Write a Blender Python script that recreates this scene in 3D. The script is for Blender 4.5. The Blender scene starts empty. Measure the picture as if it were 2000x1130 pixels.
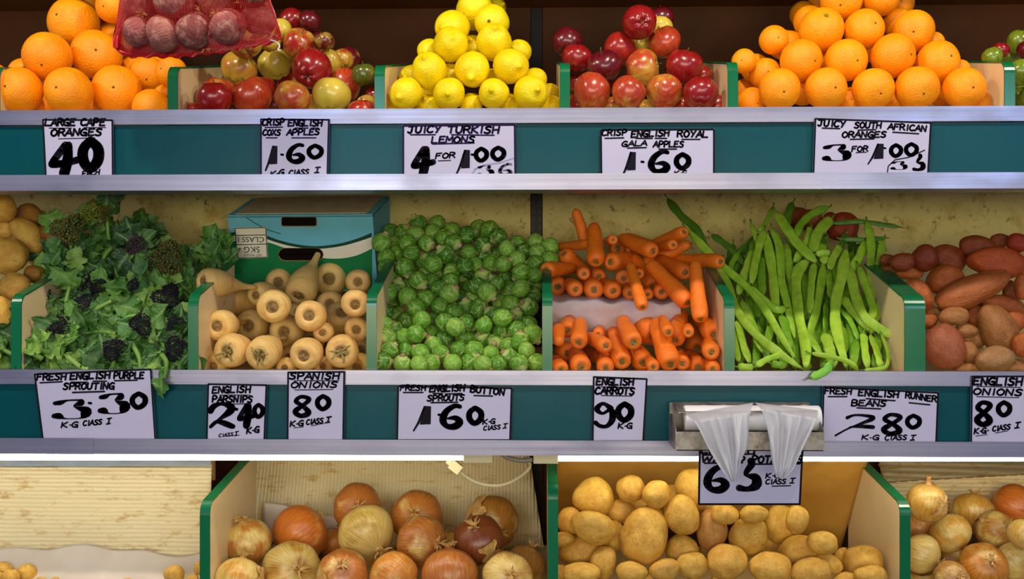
import bpy, bmesh, math, random
import numpy as np
from mathutils import Vector, Matrix, Quaternion, noise

# ------------------------------------------------------------------ camera, light, exposure
S = bpy.context.scene
COL = S.collection
YAW, D, F, CZ = 0.025, 1.8, 2000.0, 1.30
cam = bpy.data.cameras.new('camera'); cam.sensor_width = 36.0; cam.lens = 36.0; cam.clip_start = 0.05
camo = bpy.data.objects.new('camera', cam); COL.objects.link(camo)
camo.location = (0, -D, CZ); camo.rotation_euler = (math.pi/2, 0, YAW)
S.camera = camo
S.view_settings.view_transform = 'Standard'; S.view_settings.look = 'None'
S.view_settings.gamma = 1.0; S.view_settings.use_curve_mapping = False
S.view_settings.exposure = 0.0
W = bpy.data.worlds.new('world'); S.world = W; W.use_nodes = True
W.node_tree.nodes['Background'].inputs[0].default_value = (0.22, 0.30, 0.75, 1)
W.node_tree.nodes['Background'].inputs[1].default_value = 0.30

def lamp(x, y, z, power, col, size=0.05, kind='POINT', rot=None, sy=None):
    l = bpy.data.lights.new('lamp', kind); l.energy = power; l.color = col
    if kind == 'POINT': l.shadow_soft_size = size
    elif kind == 'AREA':
        l.shape = 'RECTANGLE'; l.size = size; l.size_y = sy or size
    o = bpy.data.objects.new('lamp', l); COL.objects.link(o); o.location = (x, y, z)
    if rot: o.rotation_euler = rot
    return o
# bare bulbs strung along the awning, just in front of the stall
for lx in (-1.60, -0.66, 0.25, 1.12):
    lamp(lx, -0.55, 2.27, 19, (1.0, 0.89, 0.74), 0.035)
# added warm frontal fill that brightens the middle tier, no seen source
lamp(0.0, -3.6, 1.36, 60, (1.0, 0.87, 0.60), 3.4, 'AREA', (math.radians(90), 0, 0), 0.55)

# two added cool fill lamps, placed to glint in the teal fascia
for sx, sy, sz in ((-0.95, -3.6, 2.06), (2.30, -3.6, 2.04)): lamp(sx, sy, sz, 48, (0.52, 0.70, 1.0), 0.18)
R = random.Random(7)
PI = math.pi

# ------------------------------------------------------------------ helpers
def ray(px, py):
    x, y, z = (px-1000)/F, 1.0, (565-py)/F
    c, s = math.cos(YAW), math.sin(YAW)
    return Vector((x*c - y*s, x*s + y*c, z))
CAM = Vector((0, -D, CZ))
def at(px, py, Y):
    d = ray(px, py); return CAM + d*((Y+D)/d.y)
def mpp(P):
    v = P-CAM; return (-v.x*math.sin(YAW)*1.0 + v.y*math.cos(YAW))/F if False else (v.y*math.cos(YAW) - v.x*math.sin(YAW))/F
def on_plane(px, py, P, n):
    d = ray(px, py); return CAM + d*((P-CAM).dot(n)/d.dot(n))

def lin(h):
    if isinstance(h, str):
        h = [int(h[i:i+2], 16)/255 for i in (0, 2, 4)]
        return tuple(c/12.92 if c <= 0.04045 else ((c+0.055)/1.055)**2.4 for c in h)
    return tuple(h)

class MB:
    """collects geometry for one mesh"""
    def __init__(s): s.v = []; s.f = []; s.a = []; s.useattr = False
    def vert(s, p, a=0.0): s.v.append(tuple(p)); s.a.append(a); return len(s.v)-1
    def quad(s, *ps):
        b = len(s.v)
        for p in ps: s.vert(p)
        s.f.append(tuple(range(b, b+len(ps))))
    def box(s, lo, hi):
        x0, y0, z0 = lo; x1, y1, z1 = hi
        b = len(s.v)
        for p in ((x0,y0,z0),(x1,y0,z0),(x1,y1,z0),(x0,y1,z0),(x0,y0,z1),(x1,y0,z1),(x1,y1,z1),(x0,y1,z1)): s.vert(p)
        for f in ((0,3,2,1),(4,5,6,7),(0,1,5,4),(1,2,6,5),(2,3,7,6),(3,0,4,7)): s.f.append(tuple(b+i for i in f))
    def hexa(s, p):
        b = len(s.v)
        for q in p: s.vert(q)
        for f in ((0,3,2,1),(4,5,6,7),(0,1,5,4),(1,2,6,5),(2,3,7,6),(3,0,4,7)): s.f.append(tuple(b+i for i in f))
    def prism(s, poly, off):
        """poly: list of 3D points, extruded by off"""
        b = len(s.v); n = len(poly); off = Vector(off)
        for p in poly: s.vert(p)
        for p in poly: s.vert(Vector(p)+off)
        s.f.append(tuple(range(b+n-1, b-1, -1))); s.f.append(tuple(range(b+n, b+2*n)))
        for i in range(n):
            j = (i+1) % n; s.f.append((b+i, b+j, b+n+j, b+n+i))
    def ring(s, ring): 
        b = len(s.v)
        for p in ring: s.vert(p)
        return b
    def tube(s, pts, rad, n=10, cap=True, flat=None, up=None, attr=None):
        pts = [Vector(p) for p in pts]
        if not hasattr(rad, '__len__'): rad = [rad]*len(pts)
        prev = None; bases = []
        for i, p in enumerate(pts):
            t = (pts[min(i+1, len(pts)-1)] - pts[max(i-1, 0)])
            t = t.normalized() if t.length > 1e-9 else Vector((0,0,1))
            if up is not None: u = Vector(up)
            elif prev is not None: u = prev
            else: u = Vector((0,0,1)) if abs(t.z) < .9 else Vector((0,1,0))
            u = (u - t*u.dot(t)).normalized(); prev = u
            w = t.cross(u)
            b = len(s.v); bases.append(b)
            for k in range(n):
                a = 2*PI*k/n
                s.vert(p + u*(math.cos(a)*rad[i]*(flat or 1.0)) + w*(math.sin(a)*rad[i]), attr[i] if attr else 0.0)
        for i in range(len(pts)-1):
            for k in range(n):
                k2 = (k+1) % n
                s.f.append((bases[i]+k, bases[i]+k2, bases[i+1]+k2, bases[i+1]+k))
        if cap:
            s.f.append(tuple(bases[0]+k for k in range(n-1, -1, -1))); s.f.append(tuple(bases[-1]+k for k in range(n)))
    def grid(s, fn, nu, nv, attr=None):
        b = len(s.v)
        for j in range(nv+1):
            for i in range(nu+1):
                s.vert(fn(i/nu, j/nv), attr(i/nu, j/nv) if attr else 0.0)
        for j in range(nv):
            for i in range(nu):
                a = b+j*(nu+1)+i; s.f.append((a, a+1, a+nu+2, a+nu+1))
    def mesh(s, name, mat, smooth=True):
        me = bpy.data.meshes.new(name); me.from_pydata(s.v, [], s.f); 
        if s.useattr:
            at_ = me.attributes.new('mark', 'FLOAT', 'POINT'); at_.data.foreach_set('value', s.a)
        me.polygons.foreach_set('use_smooth', [smooth]*len(me.polygons))
        me.materials.append(mat); me.update(); return me
    def build(s, name, mat, parent=None, smooth=False, center=False):
        loc = Vector((0,0,0))
        if center and s.v:
            vs = np.array(s.v); loc = Vector(((vs.min(0)+vs.max(0))/2).tolist())
            s.v = [tuple(Vector(p)-loc) for p in s.v]
        me = s.mesh(name, mat, smooth)
        o = bpy.data.objects.new(name, me); COL.objects.link(o); o.location = loc
        if parent: o.parent = parent
        return o

def new(name, me, parent=None):
    o = bpy.data.objects.new(name, me); COL.objects.link(o)
    if parent: o.parent = parent
    return o
def empty(name, loc=(0,0,0)):
    o = bpy.data.objects.new(name, None); COL.objects.link(o); o.location = loc; o.empty_display_size = .02; return o
def tag(o, label=None, cat=None, group=None, kind=None):
    if label: o['label'] = label
    if cat: o['category'] = cat
    if group: o['group'] = group
    if kind: o['kind'] = kind
    return o

def recenter(o, P):
    """put the origin of a freshly built world-space mesh at P"""
    P = Vector(P); o.data.transform(Matrix.Translation(-P)); o.location = P; return o

def crom(pts, n=6, closed=False):
    """Catmull-Rom through tuples of any length"""
    P = [np.array(p, float) for p in pts]; out = []
    m = len(P)
    rng = range(m if closed else m-1)
    for i in rng:
        if closed: a, b, c, d = P[(i-1) % m], P[i], P[(i+1) % m], P[(i+2) % m]
        else: a, b, c, d = P[max(i-1,0)], P[i], P[i+1], P[min(i+2, m-1)]
        for k in range(n):
            t = k/n
            out.append(.5*((2*b)+(-a+c)*t+(2*a-5*b+4*c-d)*t*t+(-a+3*b-3*c+d)*t**3))
    out.append(P[0] if closed else P[-1])
    return out

# ------------------------------------------------------------------ materials
class N:
    def __init__(s, name, rough=.5, spec=.5, metal=0.0):
        s.m = bpy.data.materials.new(name); s.m.use_nodes = True
        s.t = s.m.node_tree; s.n = s.t.nodes; s.l = s.t.links
        s.b = s.n['Principled BSDF']
        s.b.inputs['Roughness'].default_value = rough
        s.b.inputs['Specular IOR Level'].default_value = spec
        s.b.inputs['Metallic'].default_value = metal
    def add(s, t, **k):
        n = s.n.new(t)
        for a, b in k.items(): setattr(n, a, b)
        return n
    def link(s, a, b): s.l.new(a, b)
    def coord(s): return s.add('ShaderNodeTexCoord').outputs['Object']
    def mapping(s, vec, scale=(1,1,1), rand=True):
        m = s.add('ShaderNodeMapping'); m.inputs['Scale'].default_value = scale; s.link(vec, m.inputs['Vector'])
        if rand:
            oi = s.oi(); mu = s.add('ShaderNodeMath', operation='MULTIPLY'); mu.inputs[1].default_value = 37.0
            s.link(oi.outputs['Random'], mu.inputs[0]); s.link(mu.outputs[0], m.inputs['Location'])
        return m.outputs[0]
    def oi(s):
        if not hasattr(s, '_oi'): s._oi = s.add('ShaderNodeObjectInfo')
        return s._oi
    def noise(s, vec, scale, detail=3.0, rough=.55):
        n = s.add('ShaderNodeTexNoise'); n.inputs['Scale'].default_value = scale
        n.inputs['Detail'].default_value = detail; n.inputs['Roughness'].default_value = rough
        s.link(vec, n.inputs['Vector']); return n.outputs['Fac']
    def voro(s, vec, scale):
        n = s.add('ShaderNodeTexVoronoi'); n.inputs['Scale'].default_value = scale; s.link(vec, n.inputs['Vector']); return n.outputs['Distance']
    def ramp(s, fac, lo, hi, a=0.0, b=1.0):
        r = s.add('ShaderNodeMapRange'); r.inputs[1].default_value = lo; r.inputs[2].default_value = hi
        r.inputs[3].default_value = a; r.inputs[4].default_value = b; r.interpolation_type = 'SMOOTHSTEP' if False else 'LINEAR'
        s.link(fac, r.inputs[0]); return r.outputs[0]
    def mix(s, fac, a, b, blend='MIX'):
        m = s.add('ShaderNodeMix', data_type='RGBA', blend_type=blend)
        for sock, v in ((m.inputs[0], fac), (m.inputs[6], a), (m.inputs[7], b)):
            if hasattr(v, 'is_linked'): s.link(v, sock)
            elif isinstance(v, (int, float)): sock.default_value = v
            else: sock.default_value = (*lin(v), 1)
        return m.outputs[2]
    def math(s, op, a, b):
        m = s.add('ShaderNodeMath', operation=op)
        for sock, v in ((m.inputs[0], a), (m.inputs[1], b)):
            if hasattr(v, 'is_linked'): s.link(v, sock)
            else: sock.default_value = v
        return m.outputs[0]
    def bump(s, h, strength=.3, dist=.01):
        b = s.add('ShaderNodeBump'); b.inputs['Strength'].default_value = strength; b.inputs['Distance'].default_value = dist
        s.link(h, b.inputs['Height']); s.link(b.outputs[0], s.b.inputs['Normal'])
    def color(s, c):
        if hasattr(c, 'is_linked'): s.link(c, s.b.inputs['Base Color'])
        else: s.b.inputs['Base Color'].default_value = (*lin(c), 1)
    def meridian(s, zs=.2):
        """coordinates that run along the meridians of a lathed body"""
        sep = s.add('ShaderNodeSeparateXYZ'); s.link(s.coord(), sep.inputs[0])
        cb = s.add('ShaderNodeCombineXYZ'); s.link(sep.outputs[0], cb.inputs[0]); s.link(sep.outputs[1], cb.inputs[1])
        nm = s.add('ShaderNodeVectorMath', operation='NORMALIZE'); s.link(cb.outputs[0], nm.inputs[0])
        zz = s.math('MULTIPLY', sep.outputs[2], zs)
        c2 = s.add('ShaderNodeCombineXYZ'); s.link(zz, c2.inputs[2])
        ad = s.add('ShaderNodeVectorMath', operation='ADD'); s.link(nm.outputs[0], ad.inputs[0]); s.link(c2.outputs[0], ad.inputs[1])
        return ad.outputs[0], sep.outputs[2]
    def attr(s, name='mark'):
        a = s.add('ShaderNodeAttribute'); a.attribute_name = name; return a.outputs['Fac']
    def sss(s, w, rad=(1,.4,.1), scale=.01):
        s.b.inputs['Subsurface Weight'].default_value = w; s.b.inputs['Subsurface Radius'].default_value = rad; s.b.inputs['Subsurface Scale'].default_value = scale

MAT = {}
def plain(key, col, rough=.5, spec=.5, metal=0., var=0.0, vs=40., bump=0., bs=200.):
    m = N(key, rough, spec, metal)
    if var:
        n = m.noise(m.coord(), vs); c = m.mix(m.ramp(n, .3, .7), col, tuple(x*(1-var) for x in lin(col))); m.color(c)
    else: m.color(col)
    if bump: m.bump(m.noise(m.coord(), bs), bump, .002)
    MAT[key] = m.m; return m.m

def mat_citrus(key, scale, strength, rough):
    m = N(key, rough, .45)
    v = m.mapping(m.coord())
    n = m.noise(v, 1.6, 3)
    c = m.mix(m.ramp(n, .35, .75), m.oi().outputs['Color'], 'ffffff', 'MIX')
    oc = m.oi().outputs['Color']
    dark = m.mix(1.0, oc, (1.0, .80, .7), 'MULTIPLY')
    c = m.mix(m.ramp(n, .3, .7), dark, oc)
    p = m.voro(v, scale)
    pit = m.ramp(p, 0.0, .35)
    c = m.mix(pit, m.mix(1.0, c, (.93, .82, .7), 'MULTIPLY'), c)
    m.color(c)
    h = m.math('ADD', m.math('MULTIPLY', pit, .6), m.noise(v, scale*.7, 2))
    m.bump(h, strength, .03)
    m.b.inputs['Specular IOR Level'].default_value = .4
    MAT[key] = m.m
mat_citrus('orange_peel', 17, .22, .42)
mat_citrus('lemon_peel', 11, .20, .38)

def mat_apple():
    m = N('apple_skin', .26, .5)
    mc, z = m.meridian(.25)
    v = m.mapping(mc, (1,1,1))
    streak = m.noise(v, 9, 3, .6)
    v2 = m.mapping(m.coord())
    big = m.noise(v2, .9, 2)
    oi = m.oi()
    # alpha of the object colour = how much of the skin is blushed
    thr = m.math('SUBTRACT', 1.0, oi.outputs['Alpha'])
    f = m.math('ADD', m.math('MULTIPLY', big, .75), m.math('MULTIPLY', streak, .45))
    f = m.math('SUBTRACT', f, m.math('ADD', m.math('MULTIPLY', thr, .9), .12))
    f = m.ramp(f, -.05, .28)
    base = m.mix(m.noise(v2, 1.5), 'd8b33a', 'c9c04a')
    red = m.mix(m.ramp(streak, .35, .7), m.mix(1.0, oi.outputs['Color'], (.62, .45, .5), 'MULTIPLY'), oi.outputs['Color'])
    c = m.mix(f, base, red)
    dots = m.ramp(m.voro(v2, 14), 0.0, .09, .35, 0.0)
    c = m.mix(dots, c, 'e0bc70')
    top = m.ramp(z, .62, .78)
    c = m.mix(m.math('MULTIPLY', top, .0), c, 'b9a24a')
    m.color(c); m.b.inputs['Coat Weight'].default_value = .25; m.b.inputs['Coat Roughness'].default_value = .2
    MAT['apple'] = m.m
mat_apple()

def mat_potato():
    m = N('potato_skin', .40, .45)
    v = m.mapping(m.coord()); oc = m.oi().outputs['Color']
    n = m.noise(v, 2.2, 5, .6)
    c = m.mix(m.ramp(n, .38, .66), m.mix(1.0, oc, (.80, .68, .48), 'MULTIPLY'), oc)
    spk = m.ramp(m.voro(v, 6), 0.05, .26, .9, 0.0)
    c = m.mix(spk, c, m.mix(1.0, oc, (.42, .3, .18), 'MULTIPLY'))
    dirt = m.ramp(m.noise(v, 5, 6, .75), .62, .75, 0, .55)
    c = m.mix(dirt, c, m.mix(1.0, oc, (.5, .36, .2), 'MULTIPLY'))
    m.color(c); m.bump(m.noise(v, 9, 5, .65), .30, .06)
    MAT['potato'] = m.m
mat_potato()

def mat_onion():
    m = N('onion_skin', .30, .5)
    mc, z = m.meridian(.18); v = m.mapping(mc); oi = m.oi(); oc = oi.outputs['Color']
    line = m.noise(v, 16, 2, .5)
    v2 = m.mapping(m.coord()); big = m.noise(v2, 1.1, 3, .55)
    c = m.mix(m.ramp(line, .35, .65), m.mix(1.0, oc, (.78, .62, .45), 'MULTIPLY'), oc)
    pale = m.mix(m.ramp(line, .3, .7), 'd0ac50', 'e6cd80')
    f = m.math('ADD', big, m.math('SUBTRACT', oi.outputs['Alpha'], 1.0))
    f = m.ramp(f, -.07, .09)
    c = m.mix(f, c, pale)
    endz = m.math('ABSOLUTE', z, 0)
    c = m.mix(m.ramp(endz, .78, 1.05, 0, .7), c, 'a8672a')
    m.color(c); m.bump(line, .12, .03)
    m.b.inputs['Coat Weight'].default_value = .15; m.b.inputs['Coat Roughness'].default_value = .2
    MAT['onion'] = m.m
    p = N('onion_paper', .5, .4); v = p.mapping(p.coord()); n = p.noise(v, 5, 4)
    p.color(p.mix(p.ramp(n, .3, .7), 'b8803a', 'e0bc70')); MAT['onion_paper'] = p.m
mat_onion()
def mat_dry_onion():
    m = N('dry_red_onion', .6, .25); mc, z = m.meridian(.18); v = m.mapping(mc); oc = m.oi().outputs['Color']
    line = m.noise(v, 9, 4, .65); c = m.mix(m.ramp(line, .3, .7), m.mix(1.0, oc, (.5, .35, .35), 'MULTIPLY'), oc)
    c = m.mix(m.ramp(m.noise(m.mapping(m.coord()), 2.2, 5, .7), .5, .68, 0, .8), c, 'b98a78'); m.color(c); m.bump(line, .3, .05); MAT['dry_onion'] = m.m
mat_dry_onion()

def mat_root(key, ring, rough, spec, dark):
    m = N(key, rough, spec)
    v = m.mapping(m.coord(), (.6, .6, ring)); oc = m.oi().outputs['Color']
    n = m.noise(v, 1.6, 5, .65)
    c = m.mix(m.ramp(n, .52, .70, 0, .8), oc, m.mix(1.0, oc, dark, 'MULTIPLY'))
    b = m.noise(m.mapping(m.coord()), 1.3, 3)
    c = m.mix(m.ramp(b, .4, .75, 0, .7), c, m.mix(1.0, oc, tuple(x**.5 for x in dark), 'MULTIPLY'))
    m.color(c); m.bump(n, .22, .06)
    MAT[key] = m.m
mat_root('carrot', 6.0, .42, .45, (.82, .55, .4))
mat_root('parsnip', 5.0, .5, .35, (.72, .52, .30))

def mat_sprout():
    m = N('sprout', .45, .4)
    oc = m.oi().outputs['Color']; v = m.mapping(m.coord())
    n = m.noise(v, 2.2, 3)
    c = m.mix(m.ramp(n, .3, .7), m.mix(1.0, oc, (.45, .66, .4), 'MULTIPLY'), oc)
    c = m.mix(m.math('MULTIPLY', m.attr(), .85), c, 'b9cf72')
    m.color(c); m.bump(m.noise(v, 10, 3), .15, .05)
    MAT['sprout'] = m.m
mat_sprout()

def mat_leaf():
    m = N('leaf', .42, .4)
    oc = m.oi().outputs['Color']; v = m.mapping(m.coord())
    n = m.noise(v, 3, 4)
    c = m.mix(m.ramp(n, .3, .7), m.mix(1.0, oc, (.48, .60, .34), 'MULTIPLY'), oc)
    c = m.mix(m.math('MULTIPLY', m.attr(), .7), c, '86ac5c')
    m.color(c); m.bump(m.noise(v, 12, 3), .2, .04)
    MAT['leaf'] = m.m
mat_leaf()
def mat_objcol(key, rough, spec, vs=3., dark=(.6, .7, .5)):
    m = N(key, rough, spec); oc = m.oi().outputs['Color']; v = m.mapping(m.coord()); n = m.noise(v, vs, 4)
    m.color(m.mix(m.ramp(n, .35, .7), m.mix(1.0, oc, dark, 'MULTIPLY'), oc)); m.bump(n, .1, .02); MAT[key] = m.m
mat_objcol('stalk', .45, .4)
mat_objcol('floret', .65, .25, 5, (.45, .35, .5))
mat_objcol('bean', .42, .42, 60., (.62, .76, .5))
mat_objcol('dry', .75, .2, 6., (.5, .45, .4))

def mat_metal():
    m = N('aluminium', .34, .5, .75)
    v = m.mapping(m.coord(), (1.3, 4, 150), False)
    n = m.noise(v, 1.0, 2, .5); v2 = m.mapping(m.coord(), (7, 7, 14), False); n2 = m.noise(v2, 1.0, 4)
    c = m.mix(m.ramp(n, .3, .7), (.27, .27, .37), (.37, .37, .48))
    c = m.mix(m.ramp(n2, .5, .8, 0, .6), c, (.22, .22, .29)); m.color(c)
    m.l.new(m.ramp(n2, .3, .7, .26, .44), m.b.inputs['Roughness'])
    MAT['rail'] = m.m
mat_metal()
def mat_teal():
    m = N('teal_paint', .32, .16)
    n = m.noise(m.coord(), 3.0, 4)
    m.color(m.mix(m.ramp(n, .3, .7), (.0, .060, .078), (.0, .074, .092)))
    m.bump(m.noise(m.coord(), 500, 2), .12, .0006)
    MAT['teal'] = m.m
mat_teal()
def mat_board():
    m = N('mottled_board', .6, .3); v = m.coord()
    n = m.noise(v, 14, 6, .72); n2 = m.noise(v, 45, 5, .7)
    c = m.mix(m.ramp(n, .50, .66, 0, .8), (.60, .52, .19), (.40, .27, .05))
    c = m.mix(m.ramp(n2, .57, .68, 0, .85), c, (.17, .105, .02)); m.color(c)
    MAT['board'] = m.m
mat_board()
def mat_corr(key, axis, a, b, freq):
    m = N(key, .75, .2); v = m.coord()
    w = m.add('ShaderNodeTexWave', wave_type='BANDS', bands_direction=axis); w.inputs['Scale'].default_value = freq
    w.inputs['Distortion'].default_value = .8; w.inputs['Detail'].default_value = 2; w.inputs['Detail Scale'].default_value = 2
    m.link(v, w.inputs['Vector'])
    st = m.noise(m.mapping(v, (1, 1, 3), False), 22, 6, .7)
    c = m.mix(m.ramp(st, .54, .68, 0, .8), a, b)
    big = m.noise(v, 5, 4)
    c = m.mix(m.ramp(big, .45, .8, 0, .5), c, tuple(x*.75 for x in lin(a))); 
    m.color(m.mix(m.ramp(w.outputs['Fac'], .0, .35, .30, 0), c, b)); m.bump(w.outputs['Fac'], .8, .002); MAT[key] = m.m
mat_corr('card_h', 'Z', 'eadcb0', 'b88a3c', 42)
mat_corr('card_v', 'X', 'e2d3a4', 'bb9040', 42)
mat_corr('card_h2', 'Z', 'e3cf9a', 'a9762a', 36)
def mat_paper(key, a, b, rough=.7, s=8):
    m = N(key, rough, .25); n = m.noise(m.coord(), s, 5)
    m.color(m.mix(m.ramp(n, .3, .7), a, b)); m.bump(m.noise(m.coord(), s*4, 4), .2, .003); MAT[key] = m.m
mat_paper('brown_card', 'c99a45', 'b07f30')
mat_paper('tissue', 'd9cdbf', 'c6b8a8')
mat_paper('white_paper', 'dcd4d6', 'cfc3c4')
mat_paper('kraft', 'cfc5aa', 'bcb094', .8, 30)
mat_paper('cream', 'ecd5a2', 'e2c892', .4, 6)
plain('green_edge', '06683e', .22, .5)
plain('dark_wood', '55300a', .7, .25, var=.35, vs=5)
plain('black', '0a0708', .55)
plain('dark_steel', '1c1512', .5, .4, .4)
plain('card', (.50, .485, .67), .5, .35, var=.05, vs=12)
plain('ink', '0b0718', .65, .15)
plain('ink_violet', '1c1040', .65, .15)
plain('ink_grey', '8f90b4', .5, .3)
plain('white_plastic', 'e9e6da', .35)
plain('cream_plastic', 'd8cfa0', .4)
plain('grey_cable', '8b8573', .5)
plain('box_blue', '6fc4da', .6, .3, var=.12, vs=18)
plain('box_green', '0b7c42', .6, .3, var=.1, vs=18)
plain('box_darkgreen', '07472f', .6, .3)
plain('box_white', 'efead2', .6, .3)
plain('hole_shade', '140c06', .9, .1)
plain('torn', 'a8854a', .9, .1, var=.3, vs=200)
plain('blue_card', 'b4c4da', .5, .3, var=.2, vs=30)
plain('net_red', 'c0141c', .35, .5)
plain('string', 'd8d4cc', .5)
plain('concrete', '55524e', .9, .2, var=.25, vs=8)
plain('roll', 'f1f1f4', .35, .5)
def mat_old_metal():
    m = N('old_metal', .42, .5, .6); n = m.noise(m.coord(), 26, 6, .7)
    m.color(m.mix(m.ramp(n, .45, .65), (.30, .28, .25), (.09, .06, .035))); MAT['old_metal'] = m.m
mat_old_metal()
def mat_bag():
    m = N('thin_plastic', .25, .5)
    m.color((.86, .88, .93)); m.b.inputs['Alpha'].default_value = .80
    m.b.inputs['Transmission Weight'].default_value = 0.0
    t = m.add('ShaderNodeBsdfTranslucent'); t.inputs[0].default_value = (.85, .87, .92, 1)
    mx = m.add('ShaderNodeMixShader'); mx.inputs[0].default_value = .35
    out = m.n['Material Output']
    m.link(m.b.outputs[0], mx.inputs[1]); m.link(t.outputs[0], mx.inputs[2]); m.link(mx.outputs[0], out.inputs[0])
    MAT['bag'] = m.m
mat_bag()
def mat_tube():
    m = N('tube_glow'); m.b.inputs['Emission Color'].default_value = (1.0, .93, .72, 1); m.b.inputs['Emission Strength'].default_value = 12.0
    m.color('ffffff'); MAT['tube'] = m.m
mat_tube()
# ------------------------------------------------------------------ the setting
XL, XR = -1.35, 1.35
def zpx(py): return CZ + (565-py)*.0009
Z1T, Z1B, Z1L, Z1E = zpx(212), zpx(241), zpx(341), zpx(372)
Z2T, Z2B, Z2L, Z2E = zpx(723), zpx(751), zpx(856.5), zpx(886)
BACK = .50
def structure(name, mb, m): return tag(mb.build(name, MAT[m]), kind='structure')
b = MB(); b.box((-2.2, -3.2, -.05), (2.2, .72, 0)); structure('floor', b, 'concrete')
b = MB(); b.box((-2.2, BACK+.03, 0), (2.2, BACK+.09, 2.5)); structure('wall_back', b, 'dark_wood')
b = MB(); b.box((-2.2, -.75, 2.44), (2.2, BACK+.09, 2.5)); structure('ceiling', b, 'dark_wood')
b = MB(); b.box((XL, .06, 1.93), (XR, BACK+.03, 1.96)); structure('trim_1', b, 'dark_wood')     # board above the top tier
for i, (xa, xb, za, zb, m) in enumerate(((XL, at(1036,400,.49).x, 1.02, 1.70, 'board'), (at(1060,400,.49).x, XR, 1.02, 1.70, 'board'),
                                    (XL, at(1036,400,.49).x, 1.73, 1.93, 'dark_wood'), (at(1060,400,.49).x, XR, 1.73, 1.93, 'dark_wood'))):
    b = MB(); b.box((xa, BACK-.008, za), (xb, BACK+.03, zb)); structure(['wall_back_board', 'wall_back_board.001', 'wall_back_dark_board', 'wall_back_dark_board.001'][i], b, m)

# slotted upright between the back boards
up = MB(); xa, xb = at(1037,400,.49).x, at(1059,400,.49).x
up.box((xa, BACK-.004, .0), (xb, BACK+.03, 1.93))
u = up.build('slotted_upright', MAT['dark_steel'], None, False, True)
tag(u, 'dark slotted steel upright between the two mottled back boards', 'upright post')
sl = MB()
for k in range(30):
    z = 1.2+.018*k
    for xx in (xa+.003, xb-.008): sl.box((xx, BACK-.0052, z), (xx+.005, BACK-.0042, z+.010))
o = sl.build('slots', MAT['black'], u); o.location = -u.location

SH = {}
def shelf(label, zt, zb, zl, ze, slope, drop, fascia=True):
    r = empty('display_shelf', (0, 0, zt)); tag(r, label, 'shelf', 'tiers of the greengrocer stall')
    def P(mb, n, m): 
        o = mb.build(n, MAT[m], r); o.location = (0, 0, -zt); return o
    b = MB(); y0, y1 = .012, BACK-.01; z0 = zt-drop
    b.hexa([(XL,y0,z0-.018),(XR,y0,z0-.018),(XR,y1,z0-.018+slope*(y1-y0)),(XL,y1,z0-.018+slope*(y1-y0)),(XL,y0,z0),(XR,y0,z0),(XR,y1,z0+slope*(y1-y0)),(XL,y1,z0+slope*(y1-y0))])
    P(b, 'shelf_board', 'cream')
    b = MB(); b.box((XL, -.006, zb), (XR, .010, zt)); P(b, 'upper_rail', 'rail')
    if fascia:
        b = MB(); b.box((XL, .0, zl-.01), (XR, .010, zb-.0012)); P(b, 'fascia_panel', 'teal')
        b = MB(); b.box((XL, -.018, ze), (XR, -.014, zl)); b.box((XL, -.014, ze), (XR, .055, ze+.004)); P(b, 'lower_rail', 'rail')
    SH[label] = r
    return (z0, slope)
FL1 = shelf('top tier shelf with fruit above a teal fascia of five price cards', Z1T, Z1B, Z1L, Z1E, .12, .030)
FL2 = shelf('middle tier shelf with vegetables above the teal fascia and dispenser', Z2T, Z2B, Z2L, Z2E, .10, .034)
FL3 = shelf('bottom tier shelf holding loose onions and potatoes under the tubes', .745, .715, 0, 0, .05, .040, False)
b = MB(); b.box((XL, .0, 0), (XR, .02, .715)); tag(b.build('stall_front', MAT['teal'], None, False, True), kind='structure')
# a joint in the lower rail
b = MB(); x = at(183, 868, -.0185).x; b.box((XL, -.0196, Z2E-.0005), (x, -.0182, Z2L+.001)); o = b.build('rail_sleeve', MAT['rail'], SH['middle tier shelf with vegetables above the teal fascia and dispenser']); o.location = (0, 0, -Z2T)

# dividers
def divider(px, ytop, tier, label, L=.36):
    T = .0165; y0 = .0145
    (z0, sl), tan = {1: (FL1, .23), 2: (FL2, .30), 3: (FL3, .14)}[tier]
    c = at(px, ytop+40, y0); x0 = c.x - T/2; zt = at(px, ytop, y0).z; rad = .022
    out = [(y0, z0+.002)]
    for k in range(9):
        a = PI - (PI/2)*k/8
        out.append((y0+rad+math.cos(a)*rad, zt-rad+math.sin(a)*rad))
    edge = out[:] ; edge.append((y0+L, zt+tan*(L-rad)))
    poly = edge + [(y0+L, z0+sl*L+.003)]
    root = empty('shelf_divider', (c.x, y0, z0))
    tag(root, label, 'divider', 'cream dividers with green edging')
    b = MB(); b.prism([(x0, y, z) for y, z in poly], (T, 0, 0)); o = b.build('board', MAT['cream'], root); o.location = -root.location
    b = MB()
    pts = edge
    for i in range(len(pts)):
        pass
    n = len(pts); A = []
    for i, (y, z) in enumerate(pts):
        j, k = max(i-1, 0), min(i+1, n-1)
        ty, tz = pts[k][0]-pts[j][0], pts[k][1]-pts[j][1]; l = math.hypot(ty, tz)
        ny, nz = -tz/l, ty/l
        A.append(((y, z), (y+ny*.003, z+nz*.003)))
    e = .0008
    for i in range(n-1):
        (p, q), (p2, q2) = A[i], A[i+1]
        b.hexa([(x0-e, *p), (x0+T+e, *p), (x0+T+e, *p2), (x0-e, *p2), (x0-e, *q), (x0+T+e, *q), (x0+T+e, *q2), (x0-e, *q2)])
    o = b.build('edge_band', MAT['green_edge'], root); o.location = -root.location
    return root
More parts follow.
